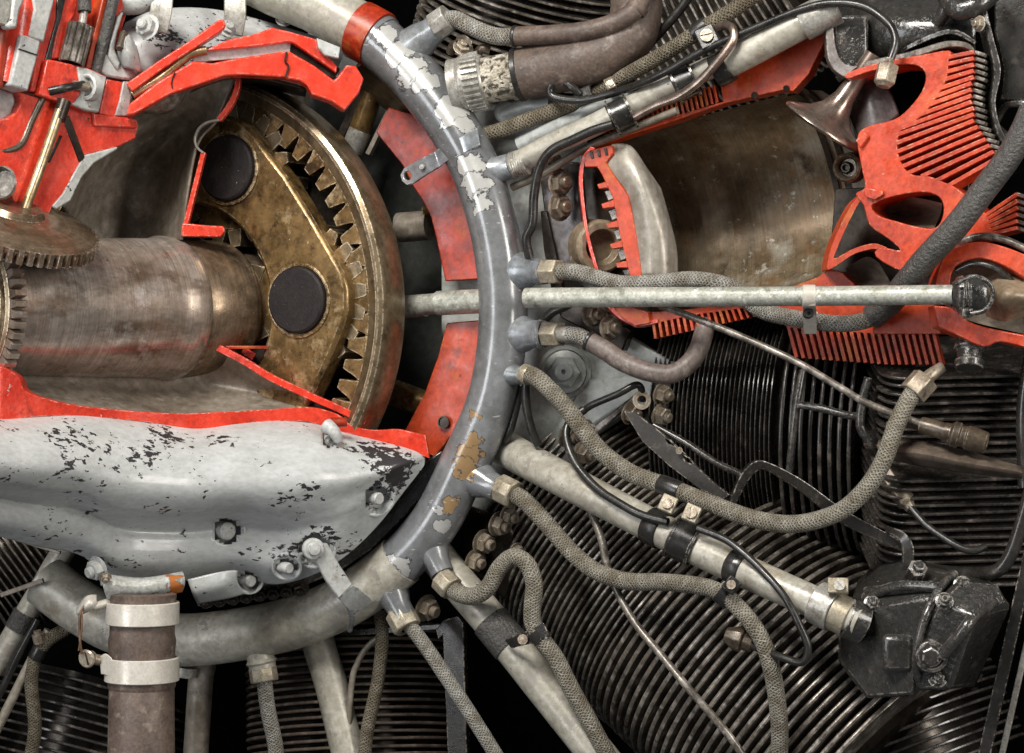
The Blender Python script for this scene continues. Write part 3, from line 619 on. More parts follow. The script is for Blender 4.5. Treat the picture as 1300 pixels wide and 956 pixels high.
lathe('plug_socket', P(1075, 213, 2), DV(-.5, .1, .85), [(-4, 11), (0, 10), (0, 8), (5, 7), (5, 4), (0, 4), (0, 0)], M['gap'], cc, 8, 1)
# upper wall with combs
UP = PD(-10)
plate('cut_wall', [(748, 190), (800, 171), (860, 152), (920, 131), (994, 114), (1007, 116), (1026, 95), (1050, 47), (1051, 34), (1014, 47), (975, 72), (929, 97), (914, 107), (918, 129), (860, 146), (800, 166), (750, 184)], UP, 26, M['redo'], cc, 1)
for i in range(24):
    f = i / 23; u = 770 + f * 140; vb = 180 - f * 48
    bar('fin', (u, vb - 2, 0), (u - 5, vb - 27 + 3 * f, 0), UP, 3.0, 12, M['redo'], cc, .5)
for i in range(8):
    f = i / 7; u = 962 + f * 62; v = 78 - f * 34
    bar('slot', (u, v + 3, 0), (u - 3, v - 9, 0), PD(-8), 4.2, 2.0, M['gap'], cc, .4)
lathe('plug', P(998, 112, -8), DV(0, 0, 1), [(0, 4), (1.5, 3.6), (1.5, 0)], M['gap'], cc, 12)
lathe('plug', P(958, 121, -9), DV(0, 0, 1), [(0, 4.6), (1.5, 4), (1.5, 0)], M['gap'], cc, 12)
# thin liner edge at the crankcase end
band('liner_edge', [(750, 186, 4), (739, 200, 4), (735, 225, 4), (738, 258, 4), (744, 300, 4), (756, 345, 4), (768, 384, 4), (786, 404, 4), (810, 414, 4), (835, 410, 4)], [(756, 188, 4), (744, 203, 4), (740, 226, 4), (742, 258, 4), (748, 299, 4), (760, 343, 4), (772, 380, 4), (789, 399, 4), (810, 408, 4), (835, 405, 4)], P, 30, M['red'], cc, .6)
# lower wall combs
plate('cut_wall', [(772, 383), (792, 391), (826, 396), (880, 392), (958, 380), (965, 388), (940, 392), (880, 400), (826, 412), (806, 416), (786, 404)], 0, 26, M['redo'], cc, 1)
for i in range(17):
    f = i / 16; u = 828 + f * 124
    bar('fin', (u, 402 - f * 13, 0), (u + 4 + 2 * f, 430 - f * 28, 0), 0, 3.4, 12, M['redo'], cc, .5)
plate('cut_wall', [(962, 372), (1000, 366), (1038, 352), (1052, 341), (1068, 345), (1084, 360), (1084, 366), (1100, 380), (1110, 400), (1050, 418), (990, 412), (980, 402), (960, 392)], 6, 26, M['redo'], cc, 1)
plate('cut_wall', [(1108, 392), (1140, 386), (1186, 386), (1189, 414), (1196, 424), (1108, 424)], 10, 26, M['redo'], cc, 1)
plate('cut_wall', [(984, 404), (1110, 404), (1110, 424), (1000, 416)], 2, 24, M['redo'], cc, 1)
for i in range(22):
    f = i / 21; u = 1000 + f * 184
    bar('fin', (u, 412 + f * 6, 0), (u + 11, 454 + min(f * 14, 9), 0), 2, 4.4, 12, M['redo'], cc, .5)
# head section plate with its two ports
HD = PD(44)
head = plate('head_section', [(1088, 176), (1100, 161), (1134, 152), (1153, 138), (1170, 116), (1175, 96), (1166, 84), (1140, 82), (1100, 92), (1076, 100), (1076, 92), (1120, 78), (1168, 70), (1205, 64), (1204, 76), (1202, 96), (1196, 112), (1180, 136), (1164, 152), (1142, 168), (1140, 196), (1154, 220), (1180, 224), (1200, 232), (1216, 240),
      (1250, 270), (1258, 292), (1262, 299), (1208, 313), (1192, 330), (1150, 345), (1112, 326), (1118, 314), (1143, 318), (1126, 302), (1104, 286), (1096, 260), (1086, 246), (1098, 238), (1094, 214)], HD, 60, M['redh'], cc, 1.4, sm=3,
      holes=[[(1106, 262), (1122, 253), (1150, 246), (1175, 244), (1192, 250), (1198, 264), (1194, 282), (1184, 290), (1160, 287), (1138, 281), (1116, 274)]])
plate('corner_lug', [(1086, 178), (1098, 168), (1103, 172), (1092, 188)], PD(50), 8, M['redh'], cc, 1)
plate('corner_lug', [(1097, 238), (1120, 242), (1121, 247), (1110, 254), (1099, 250)], PD(50), 8, M['redh'], cc, 1)
rt = [(1203, 72), (1202, 81), (1201, 91), (1198, 101), (1194, 112), (1187, 123), (1180, 133), (1168, 146), (1150, 161), (1140, 171), (1138, 182), (1140, 193), (1142, 203), (1146, 212), (1156, 219), (1176, 222), (1196, 227), (1210, 234)]
for i, (u, v) in enumerate(rt):
    tv = 66 + i * 7.9; tu = 1236 if i < 12 else 1236 + (i - 11) * 5
    tu = 1233 if 4 < i < 9 else tu
    bar('fin', (u - 7, v + 2, 0), (tu, tv, 0), HD, 5.4, 44, M['redh'], cc, .7)
    bar('fin_tip', (tu + 1, tv, 0), (tu + 14, tv + 4, 0), PD(38), 5, 40, M['finl'], cc, 1)
for i in range(6):
    bar('fin', (1244 + i * 2, 278 + i * 4, 0), (1291, 246 + i * 8.6, 0), HD, 4.6, 44, M['redh'], cc, .7)
    bar('fin_tip', (1290, 246 + i * 8.6, 0), (1302, 250 + i * 8.6, 0), PD(38), 5, 40, M['finl'], cc, 1)
# strut web under the first port, valve seat pockets
band('port_web', [(1094, 246, 40), (1082, 258, 40), (1066, 288, 40), (1054, 318, 40), (1050, 342, 40), (1064, 336, 40), (1086, 322, 40), (1112, 316, 40), (1124, 322, 40)], [(1096, 252, 40), (1088, 262, 40), (1073, 292, 40), (1062, 318, 40), (1059, 328, 40), (1072, 322, 40), (1088, 314, 40), (1110, 309, 40), (1126, 314, 40)], P, 44, M['redo'], cc, 1)
plate('port_shade_floor', [(1060, 240), (1230, 230), (1230, 372), (1050, 372)], -40, 10, M['gap'], cc)  # dark sheet behind the openings, their inner shade put into its colour
loft('port_wall', [[(1106, 262, 0), (1150, 250, 0), (1196, 258, 0)], [(1110, 270, -30), (1150, 272, -44), (1194, 272, -30)], [(1118, 276, 0), (1150, 286, 0), (1186, 290, 0)]], M['wall'], cc, fn=P)
loft('port_wall', [[(1074, 340, -8), (1100, 326, -8), (1116, 334, -8)], [(1078, 352, -30), (1100, 350, -34), (1128, 354, -20)], [(1086, 364, 0), (1110, 366, 0), (1134, 366, 0)]], M['wall'], cc, fn=P)
loft('port_dome', [[(1064, 118, -30), (1088, 106, -10), (1110, 92, -10)], [(1080, 150, -16), (1106, 134, -4), (1130, 116, -10)], [(1092, 180, -10), (1118, 164, -6), (1142, 146, -14)]], M['purple'], cc, fn=P, n=6, thick=3)
plate('port_shade_floor', [(1090, 84), (1190, 66), (1186, 130), (1140, 160), (1092, 170)], -16, 10, M['back'], cc)  # flat black sheet painting the depth shade of the upper port
# rocker arch
band('rocker_arch', [(1186, 364, 60), (1190, 346, 60), (1200, 322, 60), (1216, 312, 60), (1246, 307, 60), (1275, 313, 60), (1306, 325, 60)], [(1206, 362, 60), (1208, 348, 60), (1216, 336, 60), (1234, 329, 60), (1252, 329, 60), (1276, 338, 60), (1306, 356, 60)], P, 40, M['redh'], cc, 1.4)
band('rocker_arch', [(1186, 388, 60), (1208, 391, 60), (1230, 408, 60), (1258, 417, 60), (1306, 426, 60)], [(1191, 415, 60), (1212, 424, 60), (1248, 440, 60), (1270, 434, 60), (1306, 442, 60)], P, 40, M['redh'], cc, 1.4)
loft('rocker_chamber', [[(1206, 340, 20), (1240, 330, 20), (1300, 352, 20)], [(1200, 372, -10), (1240, 372, -20), (1300, 380, -20)], [(1200, 396, 20), (1240, 410, 20), (1300, 424, 20)]], M['wall'], cc, fn=P)
loft('rocker_boss', [[(1252, 352, 20), (1275, 348, 40), (1306, 352, 30)], [(1246, 376, 40), (1275, 374, 82), (1306, 376, 70)], [(1252, 402, 20), (1275, 408, 50), (1306, 400, 30)]], M['boss'], cc, fn=P, n=6)
tube('chamber_lip', [(1214, 344, 50), (1236, 335, 54), (1262, 340, 54), (1285, 358, 50), (1302, 372, 46)], 5, M['sheet'], cc, seg=8)
tube('gasket_edge', [(1206, 316, 46), (1228, 304, 50), (1252, 300, 50), (1280, 306, 50), (1306, 318, 50)], 5, M['finl'], cc, seg=8)
lathe('drain_fitting', P(1232, 432, 30), DV(-.1, .9, .3), [(0, 20), (12, 21), (14, 17), (26, 16), (28, 19), (38, 18), (38, 0)], M['black'], cc, 14, 1)

# piston, pin and valve
pis = thing('cutaway_piston', 'silver piston with its red painted sectioned crown and ring lands inside the cut bore', 'piston', P(810, 270, -10))
loft('crown', [[(778, 184, -6), (800, 186, -4), (820, 214, -14), (838, 240, -30)], [(769, 207, 2), (806, 214, 10), (832, 246, -2), (848, 276, -24)], [(798, 248, 6), (818, 252, 14), (840, 282, 4), (857, 312, -20)], [(808, 300, 6), (826, 300, 12), (844, 316, 4), (859, 340, -20)], [(815, 352, 6), (830, 352, 8), (846, 356, 0), (857, 368, -20)]], M['piston'], pis, fn=P, n=6, thick=4)
plate('crown_section', [(742, 196), (748, 191), (776, 184), (778, 194), (769, 206), (780, 224), (798, 248), (808, 300), (815, 352), (800, 354), (796, 336), (786, 296), (778, 252), (764, 222), (758, 212), (742, 212)], PD(10), 16, M['redo'], pis, 1.2)
for u0, v0, u1, v1 in ((758, 237, 782, 232), (763, 262, 786, 257), (769, 287, 793, 283), (774, 313, 799, 308), (781, 337, 804, 335)):
    plate('ring_land', [(u0, v0 - 3), (u1, v1 - 6), (u1, v1 + 5), (u0 + 2, v0 + 3)], PD(9), 14, M['redo'], pis, 1)
    plate('ring_groove', [(u0 + 9, v0 + 6), (u1 - 2, v1 + 6), (u1 + 2, v1 + 18), (u0 + 14, v0 + 18)], PD(-6), 8, M['silver'], pis, 1)
for i in range(3): bar('slot', (750 + i * 9, 192 - i * 2, 0), (752 + i * 9, 201 - i * 2, 0), PD(12), 3.4, 3, M['gap'], pis, .4)
plate('skirt_section', [(780, 391), (800, 389), (822, 396), (825, 410), (806, 414), (790, 404)], PD(8), 14, M['redo'], pis, 1)
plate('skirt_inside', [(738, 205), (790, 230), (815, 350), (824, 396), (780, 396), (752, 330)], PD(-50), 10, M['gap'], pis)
lathe('piston_pin', P(756, 312, -40), DV(.30, .1, .9), [(-10, 34), (22, 34), (26, 31), (26, 22), (10, 20), (10, 0)], M['boss'], pis, 28, 1)
vl = thing('exhaust_valve', 'tulip shaped heat tinted valve with a bright rim above the open bore', 'valve', P(1050, 150, 0))
vd = DV(.52, -.80, .25)
lathe('valve_head', P(1046, 162, 12), vd, [(-3, 0), (-3, 54), (0, 58), (3, 57), (8, 46), (16, 31), (28, 20), (46, 13.5), (75, 11), (110, 10)], M['pink'], vl, 40, sharp=50)

# ============================================================ reduction gear
CG = Q(235, 394, -150); nG = DV(-.485, 0, .875); XG = Vector((.875, -.485, 0)); ZG = Vector((0, 0, 1)); kG = kk(CG)
XG = (XG - nG * XG.dot(nG)).normalized()
def G(x, y, s=0): return CG + (XG * x + ZG * y) * kG + nG * s * kG
def GA(deg, r, s=0): a = math.radians(deg); return G(r * math.cos(a), r * math.sin(a), s)
def GP(u, v, s=0): return G((u - 235 + .485 * s) / .875, 394 - v, s)
def gear_mesh(name, n, r0, r1, r2, s0, s1, mat, wid=.46):
    """one tooth at angle 0: root radius r0, pitch r1, tip r2 (r2<r0 points inwards)"""
    pa = 2 * math.pi / n; V = []
    for s in (s0, s1):
        for r, f in ((r0, min(.49, wid)), (r1, wid * .76), ((r1 + r2 * 2) / 3, wid * .58), (r2, wid * .44)):
            for sg in (-1, 1):
                a = sg * f * pa; V.append((r * math.cos(a), r * math.sin(a), s))
    Fc = []
    for q in range(3):
        a = 2 * q
        Fc += [(a, a + 1, a + 3, a + 2), (8 + a, 8 + a + 2, 8 + a + 3, 8 + a + 1), (a, a + 2, 8 + a + 2, 8 + a), (a + 1, 8 + a + 1, 8 + a + 3, a + 3)]
    Fc += [(6, 7, 15, 14), (0, 8, 9, 1)]
    return mesh_from(name, V, Fc, mat, 25)
def teeth(par, me, n, o, d, k, off=0, rng=None, nm='tooth', bev=0):
    Mf = frame(o, d)
    for i in range(n):
        if rng and not rng(i / n * 360 + off): continue
        inst(nm, me, Mf @ Matrix.Rotation(math.radians(i / n * 360 + off), 4, 'Z') @ Matrix.Scale(k, 4), par, bev)
rg = thing('ring_gear', 'large bronze ring gear with inward pointing teeth around the planet carrier', 'gear', CG)
lathe('rim', CG, nG, [(-52, 276), (-52, 296), (-46, 299), (-6, 299), (-1, 297), (2, 292), (2, 288), (0, 286), (-4, 272), (-52, 272)], M['bronzel'], rg, 128, ks=kG, sharp=30)
lathe('back_web', G(0, 0, -54), nG, [(0, 285), (0, 100), (-6, 100), (-6, 285)], M['gap'], rg, 64, ks=kG)
teeth(rg, gear_mesh('tooth', 62, 276, 266, 249, -44, -3, M['bronze'], .49), 62, CG, nG, kG, 1.5, bev=.5)
pc = thing('planet_carrier', 'oily bronze planet carrier plate with two round dark pin faces', 'gear carrier', G(0, 0, 8))
out = [(272, 148), (292, 152), (312, 160), (330, 176), (345, 198), (372, 232), (404, 282), (430, 326), (445, 352), (451, 374), (451, 398), (444, 420), (432, 448), (410, 494), (380, 548), (330, 600), (235, 616), (130, 570), (60, 480), (45, 394), (60, 300), (120, 215), (200, 165), (240, 150)]
hole = [(235 + 134 * .875 * math.cos(t * math.pi / 24), 394 + 134 * math.sin(t * math.pi / 24)) for t in range(48)]
plate('carrier_plate', out, lambda u, v: GP(u, v, 16), 34, M['bronze'], pc, 5, holes=[hole], back=-nG)
bz = [(345, 200), (372, 234), (404, 284), (430, 328), (445, 354), (451, 376), (451, 396), (444, 418), (432, 446), (410, 492)]
for u, v in ((297, 219), (390, 385), (388, 560)):
    lathe('planet_pin', GP(u, v, 17), nG, [(-30, 45), (0, 45), (0, 43), (-3, 42), (-3, 41), (6, 40.5), (8, 38), (8, 0)], M['pin'], pc, 48, ks=kG, sharp=30)
    lathe('pin_lip', GP(u, v, 17), nG, [(-1, 47), (1.5, 46), (2.2, 44), (1.6, 42), (-1, 41.5)], M['bronze'], pc, 48, ks=kG)
pgm = gear_mesh('tooth', 19, 70, 78, 91, -46, -2, M['bronzel'], .47)
for (ang, lab) in ((68.27, 'planet gear behind the upper dark pin, meshing with the ring gear at the top'), (4.40, 'planet gear with pale teeth to the right of the middle dark pin'), (-59.46, 'planet gear mostly hidden behind the lower end of the carrier plate')):
    pg = thing('planet_gear', lab, 'gear', GA(ang, 182, -20), 'planet gears of the reduction drive')
    lathe('hub', GA(ang, 182, -46), nG, [(0, 20), (0, 69), (40, 72), (44, 68), (44, 20)], M['bronze'], pg, 40, ks=kG)
    teeth(pg, pgm, 19, GA(ang, 182, 0), nG, kG, ang, bev=.6)

# ============================================================ propeller shaft with its gear
SO = Q(276, 393, -132); SD = DV(-.72, .01, .694); kS = kk(SO)
ps = thing('propeller_shaft', 'thick worn steel propeller shaft lying across the open nose casing', 'shaft', SO)
lathe('collar', SO, SD, [(-60, 74), (-12, 76), (-8, 82), (0, 86), (18, 87.5), (70, 87.5), (72, 86)], M['steelb'], ps, 96, ks=kS, sharp=50)
lathe('shaft', SO, SD, [(68, 84), (70, 87.5), (78, 90), (92, 90.5), (102, 87), (112, 86.5), (200, 84), (300, 81), (346, 79), (346, 0)], M['steel'], ps, 96, ks=kS, sharp=50)
lathe('hub_recess', G(0, 0, -34), nG, [(0, 150), (0, 0)], M['gap'], ps, 48, ks=kG)
dg = thing('shaft_drive_gear', 'narrow brass gear ring with sharp teeth on the shaft at the left edge', 'gear', SO + SD * 346 * kS)
lathe('hub', SO + SD * 346 * kS, SD, [(-6, 80), (0, 90), (6, 92), (9, 88), (9, 84), (13, 84), (16, 80), (60, 78), (60, 0)], M['bronzel'], dg, 64, ks=kS)
teeth(dg, gear_mesh('tooth', 52, 90, 95, 104, -10, 5, M['steel'], .55), 52, SO + SD * 346 * kS, SD, kS)
# bevel gear and its upright rod
BC = Q(14, 283, 150); BD = DV(.30, -.90, .30); kB = kk(BC)
bg = thing('crown_gear', 'steel gear lying nearly flat above the shaft at the left edge', 'gear', BC)
lathe('disc', BC, BD, [(-16, 60), (-16, 96), (-2, 109), (2, 110), (5, 106), (14, 62), (17, 40), (24, 34), (24, 0)], M['steelb'], bg, 72, ks=kB)
bt = gear_mesh('tooth', 54, 101, 108, 113, -15, 3, M['steelb'], .5)
teeth(bg, bt, 54, BC, BD, kB, bev=0)
gd = thing('governor_drive_rod', 'slim gold rod rising from the flat lying gear into the red casting', 'rod', Q(50, 215, 150))
tube('rod', [(76, 140, 118), (54, 205, 132), (30, 270, 150)], 6.5, M['gold'], gd, fn=Q, seg=16)
tube('sleeve', [(82, 128, 112), (74, 152, 118)], 9, M['gap'], gd, fn=Q, seg=14)

# ============================================================ upper nose casting (cut open and painted red)
nc = thing('nose_casting', 'upper nose casting cut open with bright red faces and pale grey outside', 'engine casing', Q(120, 110, 80))
def B(o): return LIN(120 + o, 50, -.8)
plate('section_face', [(-12, 100), (0, 106), (44, 122), (125, 145), (162, 148), (173, 152), (176, 160), (172, 176), (149, 187), (107, 197), (92, 226), (78, 250), (67, 262), (62, 274), (48, 276), (34, 262), (18, 256), (10, 236), (-12, 216)], B(0), 60, M['red'], nc, 2,
      holes=[[(-6, 107), (12, 112), (25, 118), (28, 126), (22, 142), (10, 150), (-6, 152)]])
plate('window_floor', [(-10, 100), (34, 112), (34, 156), (-10, 160)], B(-16), 8, M['greyc'], nc)
plate('cut_edge', [(150, 186), (149, 190), (120, 207), (104, 226), (90, 255), (72, 266), (66, 262), (80, 246), (93, 222), (107, 197)], B(2), 40, M['greyc'], nc, 2)
plate('top_flange', [(118, 142), (124, 146), (162, 149), (173, 153), (175, 163), (120, 160)], B(6), 20, M['red'], nc, 2)
tube('oil_channel', [(54, 124, 116), (40, 152, 126), (27, 182, 136), (10, 191, 148), (-8, 192, 160)], 5, M['plug'], nc, fn=Q)
bar('oil_channel', (84, 148, 0), (105, 204, 0), B(2), 9, 3, M['gap'], nc)
bar('crack_groove', (78, 172, 0), (62, 206, 0), B(2), 4, 2, M['gap'], nc)
lathe('bearing_hole', Q(2, 232, 172), DV(-.3, 0, .9), [(0, 22), (3, 20), (-8, 16), (-8, 0)], M['finl'], nc, 24)
# tower of the governor drive
plate('tower_wall', [(60, -12), (82, -12), (62, 70), (50, 118), (38, 116), (46, 72)], B(2), 40, M['red'], nc, 2)
plate('gasket', [(73, -12), (86, -12), (78, 24), (70, 48), (67, 62), (66, 80), (58, 108), (50, 106), (58, 74), (66, 46), (72, 24)], B(5), 8, M['cable'], nc, 1.5)
plate('tower_back', [(82, -12), (170, -12), (140, 90), (118, 92), (64, 76)], B(-24), 16, M['red'], nc, 2)
plate('tower_edge', [(82, -12), (100, -12), (96, 18), (88, 30), (78, 74), (64, 75)], B(-4), 30, M['red'], nc, 2)
plate('tower_edge', [(133, -12), (139, -12), (117, 88), (109, 86)], B(0), 30, M['redo'], nc, 1.5)
plate('tower_edge', [(148, -12), (162, -12), (158, 10), (150, 24), (138, 70), (126, 86), (128, 60)], B(0), 30, M['red'], nc, 2)
tube('tie_rod', [(147, -14, 54), (134, 40, 58), (120, 96, 64)], 7.5, M['rubber'], nc, fn=Q, seg=16)
tube('plug_rod', [(107, -10, 80), (107, 15, 84)], 9, M['rubber'], nc, fn=Q, seg=14)
tube('spindle', [(107, 10, 82), (104, 32, 84)], 5, M['silver'], nc, fn=Q, seg=14)
po = Q(103, 31, 86); pd = DV(-.22, 1, .12)
lathe('pinion', po, pd, [(0, 0), (0, 12.5), (52, 12.5), (52, 0)], M['gap'], nc, 24)
pm = gear_mesh('tooth', 11, 11, 14, 16.5, 1, 52, M['finl'], .55)
teeth(nc, pm, 11, po, pd, kk(po), nm='pinion_tooth', bev=.5)
plate('clamp_block', [(60, 75), (72, 77), (112, 86), (136, 97), (126, 143), (106, 140), (90, 134), (50, 120)], B(14), 40, M['red'], nc, 2)
plate('clamp_face', [(98, 84), (112, 87), (136, 98), (126, 143), (108, 140), (92, 133), (104, 118)], B(17), 10, M['greyc'], nc, 2)
cb = Q(110, 110, 92)
lathe('boss', cb, DV(-.5, 0, .85), [(-10, 18), (1, 17), (2.5, 14), (1, 12), (-5, 11), (-5, 0)], M['greyc'], nc, 32)
tube('clamp_bolt', [(106, 107, 96), (86, 111, 116), (62, 116, 122)], 5, M['cable'], nc, fn=Q, seg=12, r2=6)
tube('clamp_bolt', [(112, 110, 92), (94, 108, 106)], 6, M['nut'], nc, fn=Q, seg=10)
for u, v in ((121, 99), (113, 133)): lathe('dowel', B(18)(u, v), DV(-.5, 0, .85), [(0, 2.4), (1, 2), (1, 0)], M['nut'], nc, 10)
plate('side_block', [(136, 100), (156, 104), (150, 150), (126, 144)], B(0), 30, M['red'], nc, 1.5)
plate('side_block', [(157, 103), (171, 104), (162, 148), (146, 147), (152, 128)], B(2), 30, M['greyc'], nc, 1.5)
plate('side_cap', [(128, 66), (140, 70), (146, 60), (152, 82), (176, 88), (173, 103), (136, 97), (126, 90)], B(4), 30, M['greyc'], nc, 2.5)
plate('side_cap', [(150, 20), (158, 14), (150, 40), (146, 62), (154, 80), (150, 90), (138, 72), (140, 56)], B(8), 20, M['greyc'], nc, 2.5)
loft('lug', [[(150, 50, 20), (160, 42, 50), (172, 60, 30)], [(148, 66, 30), (160, 62, 64), (176, 76, 40)], [(150, 84, 20), (164, 86, 50), (178, 92, 30)]], M['greyc'], nc, thick=4)
tube('lug_bolt', [(158, 42, 50), (152, 62, 62)], 5.5, M['plug'], nc, fn=Q, seg=10)
# left column
tube('red_column', [(26, -14, 130), (18, 50, 138), (6, 110, 150)], 24, M['red'], nc, fn=Q, seg=24)
tube('column_joint', [(15, 56, 138), (14, 60, 139)], 25, M['redd'], nc, fn=Q, seg=24)
tube('oil_pipe', [(2, -14, 160), (-4, 50, 168), (-10, 110, 170)], 14, M['redd'], nc, fn=Q, seg=16)
plate('grey_bracket', [(-8, -10), (16, -10), (14, 20), (8, 32), (-8, 30)], B(40), 12, M['silver'], nc, 2)
plate('grey_bracket', [(18, -10), (33, -10), (30, 4), (26, 12), (22, 36), (12, 37), (8, 30), (14, 28)], B(44), 16, M['greyc'], nc, 3)
plate('dark_slot', [(36, 10), (44, 12), (22, 104), (12, 104)], B(14), 8, M['gap'], nc, 1)
plate('grey_column', [(40, -10), (72, -10), (66, 14), (56, 54), (36, 46), (44, 12)], B(20), 30, M['greyc'], nc, 2.5)
plate('grey_column', [(27, 44), (34, 45), (52, 52), (46, 80), (36, 116), (13, 108), (22, 68)], B(26), 30, M['greyc'], nc, 2.5)
bar('joint_line', (24, 62, 0), (48, 70, 0), B(27.5), 1.6, 2, M['gap'], nc, .3)
bar('joint_line', (-6, 106, 0), (60, 126, 0), B(3), 1.8, 2, M['gap'], nc, .3)
# grey outside of the nose behind the section
loft('outer_skin', [[(160, 30, -20), (200, 14, -40), (260, 12, -80), (320, 24, -130), (440, 60, -190)], [(150, 60, 10), (190, 46, 0), (240, 40, -40), (310, 44, -100), (430, 84, -160)], [(160, 96, 10), (190, 80, 4), (240, 60, -20), (310, 56, -70), (430, 90, -140)], [(170, 130, 0), (200, 110, -10), (250, 84, -30), (310, 70, -70), (430, 100, -130)]], M['grey'], nc, n=8, thick=5)
ARC = LIN(0, 300, -.16)
plate('section_rib', [(160, 106), (170, 99), (200, 78), (240, 52), (276, 26), (284, 24), (287, 32), (280, 40), (240, 66), (200, 92), (168, 116)], LIN(30, 300, -.16), 26, M['red'], nc, 1.6)
plate('section_rib', [(268, 60), (290, 50), (320, 44), (345, 35), (368, 40), (402, 50), (404, 62), (420, 75), (428, 84), (427, 92), (410, 80), (372, 54), (365, 53), (330, 58), (290, 62), (262, 64)], LIN(26, 300, -.16), 22, M['red'], nc, 1.6)
plate('section_arch', [(160, 146), (164, 132), (200, 104), (244, 78), (270, 80), (300, 74), (340, 68), (366, 64), (376, 70), (400, 84), (424, 102), (428, 98), (440, 82), (452, 84), (462, 100), (456, 118), (438, 140), (420, 128), (396, 120), (390, 108), (380, 102), (366, 100), (364, 98), (330, 96), (303, 95), (285, 96), (250, 108), (217, 119), (190, 134), (170, 145)], LIN(34, 300, -.16), 30, M['red'], nc, 2)
tube('crack_line', [(364, 66, 37), (362, 78, 37), (366, 84, 37), (362, 98, 37)], 1.3, M['gap'], nc, fn=lambda u, v, d: Q(u, v, d - .16 * (u - 300)), seg=6)
tube('crack_line', [(222, 92, 48), (218, 104, 48), (219, 112, 48)], 1., M['gap'], nc, fn=lambda u, v, d: Q(u, v, d), seg=6)
tube('oil_gallery', [(168, 120, 40), (205, 98, 34), (240, 70, 30), (262, 64, 26)], 6, M['gold'], nc, fn=Q, seg=12)
bar('groove_floor', (244, 70, 0), (370, 60, 0), LIN(14, 300, -.16), 18, 6, M['greyc'], nc)
bar('groove_floor', (366, 58, 0), (428, 94, 0), LIN(14, 300, -.16), 16, 6, M['gap'], nc)
plate('flake_patch', [(402, 48), (432, 60), (430, 74), (412, 70), (404, 60)], LIN(40, 300, -.16), 10, M['greyc'], nc, 1)
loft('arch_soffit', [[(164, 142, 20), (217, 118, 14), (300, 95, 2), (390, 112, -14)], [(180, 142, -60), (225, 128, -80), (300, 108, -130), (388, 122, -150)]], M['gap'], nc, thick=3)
loft('rough_patch', [[(178, 138, 36), (205, 126, 30), (244, 108, 24)], [(180, 142, 20), (212, 140, 10), (240, 118, 6)], [(182, 143, -10), (214, 142, -10), (236, 122, -10)]], M['finl'], nc, thick=3)
# dull inner wall behind the shaft
loft('inner_wall', [[(80, 262, 20), (112, 200, 0), (166, 140, -20), (236, 108, -30), (302, 94, -36)], [(92, 284, -60), (128, 240, -100), (182, 190, -130), (236, 156, -110), (276, 152, -44)], [(94, 300, -70), (130, 270, -120), (182, 236, -150), (226, 200, -120), (249, 190, -40)], [(90, 330, -70), (130, 330, -120), (170, 322, -150), (206, 312, -110), (231, 304, -40)]], M['wall'], nc, n=8, thick=3)
def strip(name, pts, w, mat, par, fn=Q, t=10, bev=.8):
    top = []; bot = []
    for i, p in enumerate(pts):
        a = Vector(pts[max(i - 1, 0)][:2]); b = Vector(pts[min(i + 1, len(pts) - 1)][:2]); d = (b - a).normalized(); nn = Vector((-d.y, d.x)) * w / 2
        top.append((p[0] + nn.x, p[1] + nn.y, p[2])); bot.append((p[0] - nn.x, p[1] - nn.y, p[2]))
    return band(name, top, bot, fn, t, mat, par, bev)
strip('wall_edge', [(302, 97, -30), (300, 114, -30), (291, 134, -32), (277, 152, -36)], 7, M['red'], nc, t=14)
strip('wall_edge', [(258, 193, -36), (251, 222, -36), (241, 262, -36), (232, 299, -36)], 6, M['red'], nc, t=14)
strip('pin_clearance_edge', [(278, 152, -34), (263, 155, -34), (252, 163, -34), (247, 176, -34), (250, 187, -34), (258, 194, -34)], 3, M['piston'], nc, t=10)
plate('sill', [(231, 283), (262, 286), (284, 287), (286, 294), (280, 301), (231, 300)], LIN(-40, 260, -.2), 24, M['red'], nc, 1.5)
# straps bolted to the outside
for pts, lab in (([(206, -12, 30), (204, 14, 32), (198, 40, 30)], 'a'), ([(298, -12, -40), (298, 20, -38), (294, 44, -44)], 'b')):
    strip('strap', pts, 28, M['silver'], nc, t=4, bev=1.5)
hexbolt(Q(187, 34, 44), DV(-.4, -.2, .9), 13, M['greyc'], nc, .7)
hexbolt(Q(289, 36, -20), DV(.5, -.3, .8), 9, M['greyc'], nc, .7)
hexbolt(Q(360, 25, -120), DV(.2, -.5, .8), 8, M['greyc'], nc, .7)
tube('pale_pipe', [(150, 4, 20), (175, 3, 22), (196, -8, 20)], 15, M['greyc'], nc, fn=Q, seg=20)

